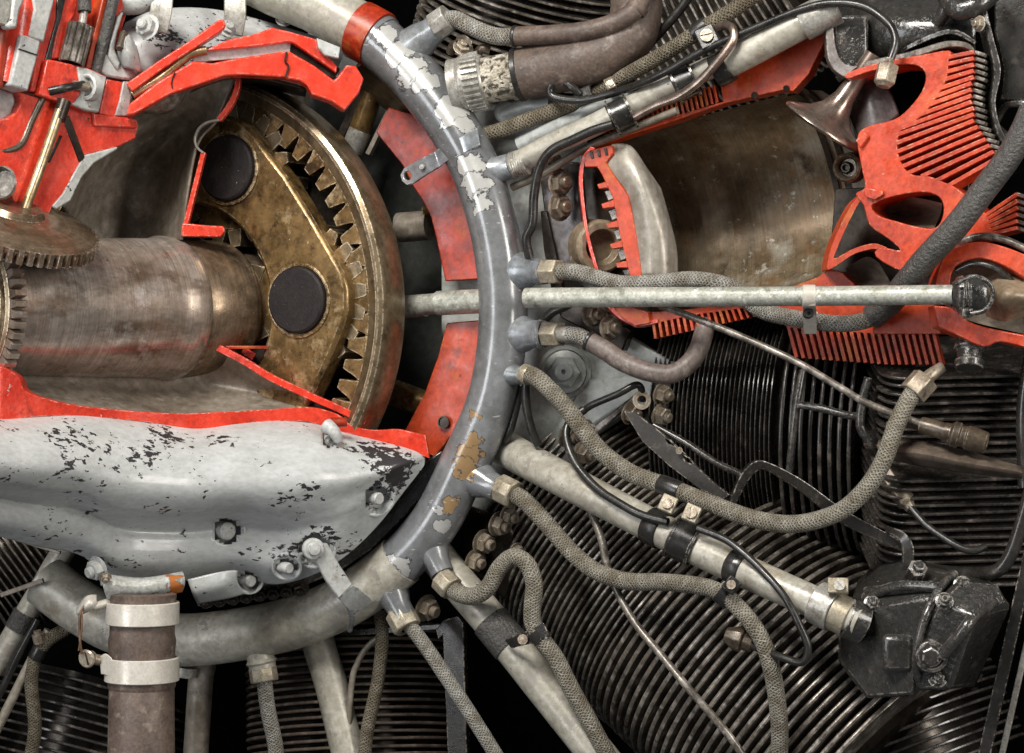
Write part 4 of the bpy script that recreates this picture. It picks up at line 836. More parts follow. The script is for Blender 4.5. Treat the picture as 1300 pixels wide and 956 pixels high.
# ============================================================ lower nose casing (chipped grey)
lc = thing('lower_nose_casing', 'chipped pale grey lower nose casing with a red painted cut edge along its top', 'engine casing', Q(250, 620, 60))
TD = [(-180, 400), (-20, 205), (0, 190), (90, 120), (160, 70), (240, 30), (320, 2), (400, -18), (470, -30), (560, -30)]
def td(u):
    for a, b in zip(TD, TD[1:]):
        if a[0] <= u <= b[0]: return a[1] + (b[1] - a[1]) * (u - a[0]) / (b[0] - a[0])
    return TD[0][1] if u < TD[0][0] else TD[-1][1]
US = [-170, -90, -16, 50, 100, 150, 200, 250, 300, 350, 400, 440, 480, 512, 538]
TOP = [534, 533, 532, 529, 527, 531, 537, 543, 537, 533, 537, 549, 559, 568, 576]
BOT = [660, 668, 676, 692, 702, 733, 737, 734, 730, 740, 727, 703, 664, 622, 590]
rows = []
for t, dd in ((0, -4), (.07, 26), (.2, 60), (.38, 78), (.52, 64), (.62, 26), (.68, 4), (.76, 8), (.88, 6), (1.0, -26)):
    r = []
    for u, a, b in zip(US, TOP, BOT):
        f = max(0, min(1, (538 - u) / 130)); f = f ** .6
        lump = 1 if u < 330 else max(0, 1 - (u - 330) / 100)
        off = dd if t < .55 else dd * lump + (70 - 110 * (t - .5)) * (1 - lump)
        r.append((u, a + (b - a) * t, td(u) + off * f))
    rows.append(r)
STUDS = [(478, 632, 9, 22), (400, 697, 10, 24), (316, 736, 9, 16), (287, 673, 13, 22), (364, 720, 8, 17), (418, 560, 8, 15)]
loft('body', rows, M['grey'], lc, n=9, thick=5, cut=[(u, v, R - 4.5) for u, v, r, R in STUDS])
def bodydep(u, v):
    best = None
    for r in rows:
        for q in crom(r, 5):
            e = (q[0] - u) ** 2 + (q[1] - v) ** 2
            if best is None or e < best[0]: best = (e, q[2])
    return best[1]
bt_ = [(-170, 440), (-90, 452), (-14, 460), (0, 465), (18, 474), (26, 483), (30, 494), (47, 503), (92, 514), (157, 521), (222, 525), (285, 523), (340, 520), (392, 517), (428, 526), (446, 540), (474, 546), (504, 545), (524, 549), (540, 553)]
bb_ = [(-170, 536), (-90, 535), (-14, 534), (0, 534), (18, 533), (28, 531), (36, 530), (50, 529), (92, 528), (150, 532), (205, 539), (240, 547), (300, 539), (345, 535), (392, 536), (432, 549), (446, 551), (480, 561), (510, 569), (545, 582)]
ev = lambda L, o: [(u, v, td(u) + o) for u, v in L]
band('cut_edge', ev(bt_, 8), ev(bb_, 6), Q, 26, M['red'], lc, 2)
loft('inner_wall', [[(24, 500, 170), (92, 520, 112), (157, 527, 60), (222, 531, 22), (285, 529, 0), (340, 526, -14), (400, 526, -26), (440, 540, -30)], [(24, 484, 90), (92, 490, 40), (157, 495, -10), (222, 496, -60), (285, 494, -80), (340, 502, -70), (400, 515, -50), (445, 534, -36)], [(22, 450, 60), (92, 450, 20), (157, 446, -30), (222, 440, -80), (280, 441, -60), (343, 478, -40), (398, 504, -36), (452, 532, -34)]], M['wall'], lc, n=7, thick=4)
strip('web_edge', [(276, 441, -40), (312, 460, -32), (343, 479, -28), (398, 505, -24), (430, 519, -24), (464, 535, -24)], 9, M['red'], lc, t=16)
bar('web_edge', (276, 441, 0), (340, 441, 0), LIN(-48, 300, -.1), 4, 14, M['redd'], lc)
bar('web_spot', (308, 444, 0), (322, 453, 0), LIN(-70, 300, 0), 9, 8, M['red'], lc)
plate('web_pocket', [(292, 441), (345, 441), (336, 470), (318, 460)], LIN(-84, 300, 0), 8, M['gap'], lc)
tube('pale_lug', [(414, 540, 20), (424, 548, 26), (430, 560, 22)], 10, M['greyc'], lc, fn=Q, seg=12, r2=6)
tube('red_lug', [(420, 536, 16), (440, 536, 12)], 6, M['redd'], lc, fn=Q, seg=12)
for u, v, r, R in STUDS:
    dp = bodydep(u, v)
    nn = (Q(u + 8, v, bodydep(u + 8, v)) - Q(u - 8, v, bodydep(u - 8, v))).cross(Q(u, v + 8, bodydep(u, v + 8)) - Q(u, v - 8, bodydep(u, v - 8))).normalized()
    if nn.y > 0: nn = -nn
    nn = (nn + Vector((0, -1, 0))).normalized()
    lathe('stud_recess', Q(u, v, dp), nn, [(-3, R + 3.5), (1.5, R + 2.5), (2, R + .5), (-1, R - 1.5), (-10, R * .86), (-16, R * .72), (-18, R * .3), (-18, 0)], M['grey'], lc, 36, sharp=60)
    lathe('stud', Q(u - 3, v, dp), DV(.62, .08, .75), [(-18, r * .9), (10, r * .9), (12, r * .74), (12, 0)], M['greyc'], lc, 18)
loft('flange', [[(128, 732, 98), (180, 738, 76), (232, 730, 52)], [(130, 742, 116), (180, 746, 96), (234, 736, 74)], [(136, 757, 100), (184, 756, 84), (230, 748, 66)]], M['stain'], lc, thick=10)
loft('skirt_lug', [[(238, 736, 40), (280, 726, 34), (300, 724, 20)], [(244, 752, 40), (280, 744, 34), (300, 738, 16)], [(250, 764, 16), (290, 757, 6), (310, 752, -6)]], M['grey'], lc, thick=6)
hexbolt(Q(124, 722, 110), DV(-.6, .3, .7), 13, M['greyc'], lc, .8)
hexbolt(Q(134, 733, 120), DV(.2, .6, .7), 6, M['nut'], lc, .8)
tube('red_drip', [(150, 533, 78), (165, 541, 80), (176, 546, 80)], 2, M['red'], lc, fn=Q, seg=6)
# crankcase studs and struts between gear and ring
cs = thing('nose_stud_set', 'brown and grey studs joining the ring gear housing to the crankcase', 'studs', P(480, 300, -120))
tube('stud', [(474, 116, -100), (460, 156, -100), (446, 192, -100)], 14, M['bronze'], cs, seg=18)
tube('stud_foot', [(457, 166, -99), (446, 192, -98)], 14.6, M['silver'], cs, seg=18)
bar('stud_rail', (462, 108, 0), (430, 176, 0), PD(-96), 10, 10, M['gap'], cs)
bar('stud_rail', (498, 130, 0), (466, 196, 0), PD(-100), 6, 10, M['wall'], cs)
lathe('stud_cap', P(488, 112, -60), DV(-.62, .75, .35), [(-6, 44), (0, 46), (4, 43), (4, 0)], M['bronzel'], cs, 40)
tube('stud', [(506, 289, -90), (545, 286, -90)], 19, M['wall'], cs, seg=20)
tube('stud_end', [(540, 268, -80), (585, 250, -70)], 8, M['bronze'], cs, seg=14)
tube('stud', [(500, 498, -90), (540, 514, -90)], 17, M['bronze'], cs, seg=20)
tube('stud', [(374, 96, -150), (376, 150, -150)], 18, M['wall'], cs, seg=18)
# red section plates of the crankcase nose flange
rs = thing('nose_flange_section', 'orange red section plates of the nose flange just inside the grey ring', 'section plate', P(560, 300, -60))
plate('section_plate', [(493, 136), (540, 150), (580, 200), (600, 250), (612, 300), (612, 354), (565, 357), (553, 300), (547, 276), (536, 254), (524, 236), (511, 210), (477, 168)], -50, 14, M['redd'], rs, 1.5)
plate('section_plate', [(612, 406), (610, 470), (596, 520), (574, 552), (552, 580), (524, 570), (514, 546), (539, 499), (556, 452), (567, 410)], -46, 14, M['redo'], rs, 1.5)
lathe('bolt_hole', P(563, 536, -40), DV(-.37, 0, .93), [(-2, 8), (1.5, 8), (1.5, 6.4), (-1, 6), (-1, 0)], M['gap'], rs, 20)
plate('gap_shade_strip', [(536, 588), (560, 572), (566, 584), (540, 626), (506, 664), (470, 700), (430, 726), (380, 746), (320, 762), (250, 770), (250, 752), (320, 744), (400, 726), (440, 702), (470, 672), (508, 624)], LIN(-70, 500, .1), 30, M['black'], rs, 2)  # black strip standing in for the shaded gap between casing and ring
for i in range(8): hexbolt(Q(262 + i * 17, 762 - i * 2.2, -60), DV(0, .6, .8), 9, M['gap'], rs, .8)

# ============================================================ the ring
rgm = thing('manifold_ring', 'large slate grey tubular ring with flaked paint curving around the nose casing', 'manifold ring', P(560, 400, 0))
rp = [(u, v, 0) for u, v in ringp]
def sub(a, b): return crom(rp, 8)[a:b]
full = crom(rp, 8)
def ringpart(name, i0, i1, r, mat, seg=32, rfun=None):
    return tube(name, full[i0:i1], r, mat, rgm, n=1, seg=seg, rfun=rfun)
ringpart('slate_section', 0, 77, 31.5, M['ring'], rfun=lambda f: 1.10 - .10 * min(1, f * 2.2))
ringpart('pale_section', 76, len(full), 33.5, M['alu'])
tube('pale_section', [(300, -40, 0), (352, -14, 0), (400, 6, 0), (440, 28, 0), (478, 50, 0)], 35, M['alu'], rgm, seg=32)
tube('red_collar', [(456, 38, 0), (468, 44, 0), (480, 51, 0)], 38, M['redd'], rgm, seg=32)
tube('collar_bead', [(479, 50.5, 0), (484, 54, 0)], 35, M['ring'], rgm, seg=32)
def stub(u0, v0, u1, v1, r0, r1, d0=0, d1=0, mat=None, par=None):
    """flared outlet rooted in the ring"""
    a = P(u0, v0, d0); b = P(u1, v1, d1); L = (b - a).length / kk(a)
    lathe('outlet', a, b - a, [(0, r0), (L * .15, r0 * .92), (L * .35, (r0 + r1) * .52), (L * .6, r1 * 1.05), (L, r1), (L, r1 * .5)], mat or M['ring'], par or rgm, 28, sharp=50)
def nut_on(par, p, q, r, mat, seg=6):
    a = P(*p); b = P(*q); L = (b - a).length / kk(a)
    lathe('union_nut', a, b - a, [(0, r * .6), (0, r * .95), (2, r), (L - 2, r), (L, r * .93), (L, r * .5)], mat, par, seg, .8)
stub(656, 345, 692, 345, 27, 16, 0, 20, M['ringt'])
stub(654, 424, 690, 424, 27, 17, 0, 20, M['ringt'])
lathe('bead', P(686, 424, 18), DV(1, 0, .4), [(-3, 17), (0, 19), (3, 17)], M['ringt'], rgm, 28)
stub(604, 606, 634, 622, 26, 17, 0, 10)
stub(545, 690, 562, 728, 24, 15, 0, 10)
stub(495, 745, 512, 784, 24, 16, 0, 10)
stub(520, 62, 566, 26, 26, 17, 0, 10, M['ringt'])
stub(612, 222, 650, 210, 27, 16, 0, 5, M['ringt'])
lathe('threaded_collar', P(648, 211, 5), DV(1, -.28, .3), [(0, 15)] + [(2 + i * 1.5, 17.5 if i % 2 else 16.2) for i in range(14)] + [(23, 15), (23, 0)], M['silver'], rgm, 28)
stub(324, 800, 334, 850, 26, 17, 0, 5, M['alu'])
lathe('bead', P(332, 840, 4), DV(.2, 1, 0), [(-4, 17), (0, 20), (4, 17)], M['alu'], rgm, 28)
stub(640, 474, 672, 478, 16, 11, 10, 20, M['ringt'])
# ring brackets
bq = thing('ring_bracket', 'dull steel strap bracket with an eye hole wrapped over the upper ring', 'bracket', P(560, 205, 30))
e0 = P(517, 224, 14)
plate('eye', [(510, 232 - 2), (508, 222), (512, 214), (518, 210), (540, 198), (552, 192), (558, 211), (540, 222), (524, 233), (516, 235)], lambda u, v: P(u, v, 10 + (u - 510) * .3), 5, M['ringt'], bq, 1, holes=[[(517 + 5 * math.cos(a * math.pi / 6), 223 + 6 * math.sin(a * math.pi / 6)) for a in range(12)]])
band('strap', [(552, 192, 22), (566, 183, 29), (582, 175, 34), (594, 168, 33), (606, 162, 26)], [(558, 212, 22), (570, 203, 29), (586, 196, 34), (599, 189, 33), (610, 184, 26)], P, 5, M['ringt'], bq, 1)
lathe('rivet', P(536, 212, 22), DV(-.3, 0, .9), [(0, 3.5), (2, 3), (2.6, 0)], M['silver'], bq, 12)
bq2 = thing('ring_bracket', 'grey arm bracket reaching from a casing stud down over the lower ring', 'bracket', Q(430, 730, 40))
lathe('eye', Q(398, 697, 36), DV(.3, 0, .9), [(-5, 14), (2, 14), (3, 12), (3, 8), (8, 8), (9, 0)], M['greyc'], bq2, 24, 1)
plate('arm', [(404, 688), (416, 690), (432, 718), (448, 742), (430, 760), (414, 736), (402, 712)], LIN(34, 400, -.55), 7, M['greyc'], bq2, 1.4)
band('arm', [(448, 742, -8), (462, 752, -20), (474, 764, -40)], [(430, 760, -8), (440, 772, -22), (450, 780, -44)], Q, 6, M['greyc'], bq2, 1)
tube('black_stripe', [(424, 750, -26), (440, 766, -30), (447, 784, -40), (444, 800, -66)], 3.5, M['ring'], bq2, fn=Q, seg=8)

# ============================================================ hoses
def hose(name, label, pts, r, mat, cat='hose', group='braided hoses', r2=None, seg=18, part='cover'):
    p = pts[len(pts) // 2]; t = thing(name, label, cat, P(*p), group)
    tube(part, pts, r, mat, t, seg=seg, n=8, r2=r2); return t
def collar(par, p, q, r, mat, name='collar', seg=20):
    a = P(*p); b = P(*q); L = (b - a).length / kk(a)
    lathe(name, a, b - a, [(0, r * .7), (0, r), (1, r * 1.03), (L - 1, r * 1.03), (L, r), (L, r * .7)], mat, par, seg)
h = hose('braided_hose', 'grey braided hose passing behind the long horizontal tube and hanging below it', [(708, 345, 24), (722, 345, 28), (742, 348, 32), (786, 360, 36), (830, 359, 36), (874, 355, 30), (906, 358, 26), (930, 366, 12), (950, 382, 6), (972, 396, 14), (1014, 405, 30), (1064, 411, 34), (1098, 407, 32), (1116, 397, 24)], 10.8, M['braidg'])
nut_on(h, (690, 345, 20), (710, 345, 26), 17, M['nutl'])
collar(h, (710, 345, 25), (716, 345, 26), 10, M['silver'])
hb = hose('black_hose', 'thick black crinkled rubber hose slanting up across the red head plate', [(1108, 402, 26), (1130, 384, 40), (1150, 360, 66), (1176, 328, 84), (1215, 286, 92), (1250, 240, 92), (1280, 200, 92), (1300, 164, 90), (1310, 140, 86)], 16.5, M['rubber'], group=None)
h = hose('sleeved_hose', 'purple brown sleeved hose drooping from the ring and bending up at its end', [(746, 432, 34), (770, 446, 34), (790, 459, 32), (820, 471, 30), (850, 475, 26), (872, 464, 18), (886, 445, 6), (894, 420, -10), (896, 400, -20)], 12.5, M['sleeve'], group=None)
tube('braid', [(722, 424, 30), (736, 427, 33), (754, 437, 34)], 10.5, M['braidg'], h)
nut_on(h, (692, 424, 18), (712, 424, 26), 17, M['nutl']); collar(h, (710, 424, 26), (724, 424.5, 30), 10.5, M['silver']); collar(h, (746, 432, 34), (750, 434, 34), 13.2, M['cable'], 'sleeve_end')
h = hose('braided_hose', 'longest braided hose sweeping from the ring up to the right hand comb fins', [(664, 474, 22), (678, 478, 28), (692, 489, 32), (716, 514, 36), (739, 544, 40), (764, 574, 44), (802, 601, 50), (851, 619, 58), (911, 643, 72), (962, 660, 84), (1012, 665, 90), (1063, 651, 92), (1097, 623, 90), (1121, 586, 84), (1137, 542, 74), (1151, 512, 62), (1160, 498, 54)], 11.5, M['braid'])
nut_on(h, (1158, 500, 54), (1176, 480, 44), 19, M['nut']); tube('ferrule', [(1172, 486, 46), (1182, 476, 40), (1196, 466, 30)], 10, M['nut'], h, r2=7)
collar(h, (838, 614, 55), (864, 624, 61), 12.2, M['cable'], 'tape_wrap')
collar(h, (664, 474, 22), (672, 477, 25), 12.6, M['nutl'])
h = hose('braided_hose', 'braided hose crossing the fins below the wide tube and bending down beside a plug', [(650, 627, 14), (664, 634, 20), (686, 656, 30), (707, 680, 38), (728, 703, 46), (758, 726, 56), (798, 738, 66), (843, 739, 78), (894, 745, 96), (921, 757, 106), (948, 783, 112), (968, 813, 112), (978, 844, 108), (984, 872, 100), (990, 930, 84), (986, 1000, 60)], 11.2, M['braid'])
nut_on(h, (634, 619, 8), (654, 629, 16), 19, M['nutl'], 8)
h = hose('braided_hose', 'short braided hose making an S bend beside the steep pale tube at the bottom', [(573, 746, 16), (584, 754, 22), (602, 757, 30), (620, 745, 36), (635, 720, 40), (652, 707, 44), (669, 716, 46), (678, 741, 46), (676, 768, 46), (677, 792, 46), (690, 814, 46), (707, 838, 44), (724, 872, 40), (756, 930, 30), (792, 1000, 10)], 11.2, M['braid'])
nut_on(h, (560, 734, 12), (574, 748, 18), 17, M['nutl'], 8)
h = hose('braided_hose', 'straight braided hose going down from the ring outlet beside the arm bracket', [(516, 790, 10), (528, 804, 12), (546, 829, 14), (560, 850, 14), (576, 874, 14), (612, 930, 8), (655, 1000, 0)], 9.5, M['braidg'])
nut_on(h, (506, 776, 6), (518, 798, 12), 19, M['nutl'], 8)
h = hose('braided_hose', 'braided hose hanging from the pale ring outlet left of the short pale tube', [(335, 858, 6), (340, 900, 4), (350, 950, -4), (352, 1000, -10)], 10, M['braidg'])
nut_on(h, (333, 846, 4), (336, 866, 6), 18, M['nutl'], 8)
h = hose('ribbed_hose', 'thin dark ribbed hose hanging under the bracket at the bottom beside a braided hose', [(482, 776, -30), (485, 800, -26), (484, 830, -24), (478, 874, -24), (466, 930, -30), (460, 1000, -40)], 8.5, M['braidd'], group=None)
h = hose('sleeved_hose', 'top hose with a short braid and a smooth brown sleeve bending upwards', [(655, 46, 16), (700, 44, 18), (740, 40, 18), (775, 31, 14), (800, 18, 8), (812, 4, 0), (815, -14, -8)], 12.5, M['brown'], group=None)
tube('braid', [(566, 25, 12), (580, 25, 14), (604, 37, 16), (630, 46, 16), (658, 46, 16)], 11, M['braidg'], h)
nut_on(h, (552, 34, 12), (570, 22, 14), 19, M['silver'], 8); collar(h, (652, 46, 16), (656, 46, 16), 13.4, M['cable'], 'sleeve_end'); collar(h, (806, 14, 4), (812, 6, 1), 14, M['brown'], 'ferrule')
h = hose('large_hose', 'widest hose at the top with a ribbed silver coupling, bold braid and a brown sleeve', [(662, 94, -6), (700, 87, -6), (740, 78, -8), (774, 66, -14), (800, 44, -24), (808, 10, -40), (806, -14, -50)], 33, M['brown'], seg=28, group=None)
tube('braid', [(606, 105, 0), (635, 99, -2), (664, 93.5, -6)], 29.5, M['braidb'], h, seg=28)
collar(h, (655, 95.5, -5), (662, 94, -6), 33.5, M['cable'], 'sleeve_end', 28)
co = P(588, 107, 4); cd = P(622, 100, -2) - co; kc = kk(co)
lathe('coupling', co, cd, [(-4, 22), (-4, 33), (0, 35), (4, 36), (8, 35), (26, 34), (30, 31), (30, 20)], M['silver'], h, 36)
rib = mesh_from('rib', [(r, w, s) for s in (6, 27) for r, w in ((33, -2), (38, -1.3), (38, 1.3), (33, 2))], [(0, 1, 2, 3), (4, 7, 6, 5), (1, 5, 6, 2), (0, 4, 5, 1), (2, 6, 7, 3)], M['silver'])
for i in range(30): inst('rib', rib, frame(co, cd) @ Matrix.Rotation(math.radians(i * 12), 4, 'Z') @ Matrix.Scale(kc, 4), h, .5)
lathe('flange_disc', P(582, 108, 6), cd, [(-8, 34), (4, 34), (6, 31), (6, 24), (2, 22), (8, 20), (8, 0)], M['silver'], h, 36, 1)
h = hose('braided_hose', 'dark braided hose rising from behind the ring over the pale tube to the top edge', [(612, 172, -20), (640, 164, -16), (677, 150, -14), (731, 130, -16), (770, 112, -14), (795, 96, 0), (830, 76, 14), (858, 59, 20), (890, 38, 22), (929, 14, 16), (960, -8, 8)], 10.2, M['braidd'])
collar(h, (735, 124, -10), (754, 116, -8), 11.5, M['rubber'], 'tape_wrap'); collar(h, (880, 44, 22), (898, 32, 22), 12, M['cable'], 'tape_wrap')

# ============================================================ rigid tubes
def rigid(name, label, pts, r, mat, cat='tube', group=None, r2=None, seg=24):
    p = pts[len(pts) // 2]; t = thing(name, label, cat, P(*p), group); tube('tube', pts, r, mat, t, seg=seg, r2=r2, n=8); return t
t = rigid('horizontal_tube', 'long mottled grey green tube running level from the ring to the red rocker arch', [(668, 378, 60), (850, 377, 76), (1030, 376, 88), (1212, 374, 96)], 12.6, M['pushrod'])
lathe('end_fitting', P(1212, 374, 96), DV(1, 0, .1), [(-4, 15), (0, 18), (3, 23), (10, 25), (11, 23), (16, 23), (17, 25), (30, 25), (38, 22), (42, 12), (42, 0)], M['black'], t, 28, 1, sharp=30)
tube('clamp_bow', [(1214, 360, 120), (1236, 351, 124), (1256, 360, 118), (1260, 378, 114), (1250, 394, 114), (1232, 398, 116)], 3, M['black'], t, seg=10)
box('clamp_lug', P(1226, 396, 108), frame(P(1226, 396, 108), DV(.1, .2, 1)), 14, 12, 20, M['black'], t, 2)
t = rigid('short_brass_tube', 'short brass ended tube lying level between the ring gear and the grey ring', [(514, 390, -40), (560, 385, -30), (616, 382, -22)], 13.5, M['pushrod'])
tube('sleeve', [(556, 385, -30), (585, 383.5, -27), (618, 382, -22)], 15.5, M['pushrod'], t, seg=24)
tube('tip', [(512, 390, -40), (540, 387.5, -36)], 14.5, M['silver'], t, seg=24)
t = rigid('pale_pipe', 'weathered pale pipe climbing from the ring to the top right with black clamps on it', [(655, 208, 6), (700, 184, 6), (760, 156, 10), (843, 113, 18), (915, 80, 24)], 14.5, M['alu'])
tube('upper_run', [(908, 88, 24), (951, 66, 26), (1015, 32, 26), (1062, 8, 20)], 19.5, M['alu'], t, seg=24)
for (a, b) in (((908, 92, 26), (926, 82, 26)),): collar(t, a, b, 21, M['cable'], 'tape_wrap', 28)
collar(t, (1018, 31, 26), (1062, 8, 20), 22, M['silver'], 'end_sleeve', 28)
tube('under_rail', [(650, 238, -20), (690, 220, -16), (740, 190, -14), (790, 168, -4), (860, 140, 8)], 5, M['wall'], t, seg=8)
t2 = rigid('pale_pipe', 'second pale pipe lying just behind and above the climbing pale pipe with black clamps', [(660, 184, -30), (700, 164, -24), (736, 150, -20), (752, 136, -20), (800, 116, -14)], 11, M['case'])
loft('forked_end', [[(690, 176, -14), (730, 158, -8), (742, 150, -10)], [(690, 182, -8), (732, 166, 0), (744, 160, -2)], [(700, 186, -14), (736, 172, -8), (746, 166, -10)]], M['greyc'], t2, fn=P, thick=5)
t = rigid('wide_diagonal_tube', 'widest pale tube slanting from under the ring down right to the rocker cover', [(603, 545, -70), (634, 564, -52), (664, 582, -24), (725, 614, 26), (790, 648, 44), (894, 701, 72), (978, 740, 92), (1060, 776, 104), (1090, 790, 104)], 23.5, M['alu'], r2=20)
collar(t, (824, 666, 54), (842, 675, 59), 23.4, M['cable'], 'tape_wrap', 28)
collar(t, (928, 717, 80), (946, 725, 84), 22.2, M['cable'], 'tape_wrap', 28)
collar(t, (1036, 764, 101), (1060, 776, 104), 27, M['silver'], 'hose_clip', 28)
collar(t, (1058, 775, 104), (1078, 785, 104), 24, M['nutl'], 'packing_collar', 28)
collar(t, (1072, 782, 103), (1096, 792, 90), 26, M['black'], 'socket_rim', 28)
box('clip_ear', P(1064, 744, 122), frame(P(1064, 744, 122), DV(-.2, -.3, .9)), 26, 20, 12, M['nutl'], t, 1.5)
screw(P(1066, 743, 132), DV(-.2, -.3, .9), 7, M['silver'], t)
t = rigid('steep_pale_tube', 'pale tube slanting steeply from the lower ring to the bottom edge with a dark band', [(530, 676, -50), (556, 708, -40), (580, 738, -26), (631, 798, -10), (690, 872, -4), (792, 1000, 10)], 23, M['alu'], r2=24)
collar(t, (622, 788, -11), (650, 822, -8), 24.5, M['rubber'], 'dark_band', 28)
t = rigid('short_pale_tube', 'short pale tube standing below the ring left of the ribbed hose', [(398, 792, -60), (408, 830, -50), (422, 876, -46), (452, 1000, -46)], 21, M['alu'])
t = rigid('brown_tube', 'dull brown tube stub just visible under the ring beside the clamped sleeve', [(262, 820, -60), (258, 846, -50), (254, 874, -44), (246, 1000, -44)], 16, M['wall'])
tube('bead', [(236, 846, -20), (234, 858, -20)], 15, M['silver'], t)
t = rigid('slanting_left_tube', 'pale tube with a black band slanting down into the lower left corner', [(86, 690, -40), (66, 724, -30), (31, 784, -16), (-8, 850, -4)], 15, M['alu'])
collar(t, (34, 778, -17), (22, 800, -12), 16.4, M['rubber'], 'dark_band', 24)
tube('side_strip', [(48, 786, 4), (24, 830, 10), (6, 868, 12), (-16, 910, 12)], 5, M['cable'], t)
tube('side_strip', [(62, 800, -6), (44, 830, 0), (24, 870, 4), (-16, 950, 4)], 6, M['wall'], t)
h = hose('thin_braided_hose', 'thin braided hose bending down at the lower left corner behind the clamped sleeve', [(100, 786, -20), (84, 798, -10), (62, 812, -4), (46, 832, 0), (41, 852, 2), (40, 874, 2), (44, 930, 0), (30, 1000, -10)], 8.6, M['braidd'], group=None)
collar(h, (52, 822, -2), (44, 836, 0), 9.6, M['cable'], 'tape_wrap'); lathe('tee', P(50, 812, 6), DV(-.2, -1, .2), [(-4, 8), (8, 8), (8, 5), (12, 5), (12, 0)], M['nut'], h, 10)

# ============================================================ cables and thin pipes
def cable(label, pts, r, mat=None, name='cable', cat='cable', group='thin cables and pipes'):
    t = thing(name, label, cat, P(*pts[len(pts) // 2]), group); tube('sheath', pts, r, mat or M['cable'], t, seg=12, n=8); return t
c = cable('black cable with a loop, following the climbing pale pipe to a hex nut', [(736, 120, 4), (728, 112, 8), (716, 104, 10), (704, 105, 12), (698, 115, 12), (706, 124, 12), (741, 127, 14), (785, 116, 20), (818, 104, 36), (851, 88, 44), (886, 68, 46), (920, 52, 46), (972, 30, 46), (1015, 13, 46), (1053, 4, 46), (1096, 8, 48), (1128, 30, 54), (1137, 52, 60), (1131, 74, 66), (1127, 84, 68)], 5.2)
lathe('union_nut', P(1128, 82, 68), DV(-.25, 1, .1), [(-8, 6), (-2, 7), (0, 9), (0, 13), (2, 14.5), (24, 14.5), (26, 12), (30, 9), (30, 0)], M['nut'], c, 6, 1)
c = cable('black cable curving from the pale pipe down past the two stud nuts beside the ring', [(778, 158, 34), (752, 166, 36), (728, 177, 36), (700, 191, 36), (685, 213, 30), (678, 248, 26), (676, 283, 24), (668, 303, 24), (672, 326, 18)], 6)
c = cable('pinkish bare pipe with a hooked top crossing the climbing pale pipe', [(912, 36, 30), (922, 32, 40), (931, 38, 52), (929, 54, 56), (908, 82, 58), (886, 105, 56), (860, 123, 50), (832, 134, 44), (806, 148, 38)], 5.6, M['pink'], 'bent_pipe', 'pipe')
c = cable('slim dark metal pipe slanting from the horizontal tube down to a brown plug', [(838, 388, 44), (880, 403, 56), (947, 430, 66), (1012, 460, 70), (1063, 490, 70), (1097, 510, 68), (1131, 524, 64), (1176, 540, 58)], 4.6, M['finl'], 'slim_pipe', 'pipe')
tube('elbow', [(1170, 540, 58), (1190, 545, 60), (1212, 553, 64)], 11, M['plug'], c, seg=18); 
po_ = P(1206, 550, 64); pd_ = DV(1, .28, .3)
lathe('plug_cap', po_, pd_, [(-8, 12), (0, 13), (4, 17), (12, 17), (14, 14), (20, 14), (22, 16), (30, 16), (46, 14), (48, 12), (48, 9), (40, 8), (40, 0)], M['plug'], c, 24, .6)
c = cable('black cable drooping from the middle braided hose over the wide diagonal tube', [(742, 520, 20), (728, 530, 26), (719, 546, 34), (721, 566, 42), (733, 592, 52), (758, 620, 64), (788, 640, 74), (815, 654, 80), (848, 663, 84)], 5.6)
c = cable('black cable arching over the pale bolt plate to a stud nut by the upper fins', [(735, 526, 10), (752, 514, 14), (785, 500, 16), (806, 489, 10), (814, 493, 2), (816, 508, -10)], 4.6)
lathe('eyelet', P(814, 508, 0), DV(.2, 0, .9), [(0, 12), (3, 12), (3, 6), (0, 6)], M['nut'], c, 18)
c = cable('black cable dropping between the ring and the pale crankcase plate', [(668, 482, 10), (668, 512, 8), (675, 545, 4), (684, 566, 0)], 5.6)
c = cable('second black cable dropping close against the ring edge', [(662, 490, -6), (656, 516, -6), (648, 545, -6), (640, 560, -10)], 5)
c = cable('thin grey cable running down over the fins behind the braided hoses', [(738, 630, 10), (750, 650, 20), (764, 686, 30), (770, 716, 36), (786, 756, 44), (807, 792, 56), (837, 829, 70), (874, 874, 84), (930, 940, 80), (966, 1000, 70)], 5, M['finl'])
c = cable('dark cable curling from the wide tube down to a plug on the fins', [(886, 671, 96), (910, 680, 100), (930, 691, 104), (961, 718, 112), (995, 756, 122), (1016, 796, 126), (1026, 823, 126), (1018, 841, 124), (992, 834, 118), (970, 826, 110), (950, 818, 100)], 5)
lathe('plug_body', P(942, 813, 100), DV(.9, .3, .3), [(-22, 10), (-8, 16), (0, 16), (2, 12), (14, 11), (18, 6), (18, 0)], M['plug'], c, 8, 1)
c = cable('dark cable bending from a brass hex union across the right hand fins', [(1154, 642, 34), (1166, 656, 38), (1181, 671, 42), (1215, 693, 46), (1235, 699, 44), (1252, 694, 36)], 5)
a_ = P(1122, 596, 20); d_ = P(1158, 648, 34) - a_
lathe('hex_union', a_, d_, [(-4, 10), (0, 15), (26, 15), (30, 11), (34, 11)], M['plug'], c, 6, 1); lathe('hex_union', a_ + d_.normalized() * 34 * kk(a_), d_, [(0, 11), (0, 13), (20, 13), (24, 8), (30, 7), (30, 0)], M['nut'], c, 6, 1)
c = cable('thin pale cable at the bottom left of the ribbed hose', [(482, 808, -40), (466, 822, -36), (454, 842, -34), (446, 874, -34), (438, 1000, -40)], 4, M['wall'])
c = cable('black pipe slanting up at the top behind the braided hose and the brown sleeve', [(800, 84, -60), (830, 50, -50), (862, 14, -50), (880, -12, -50)], 6)
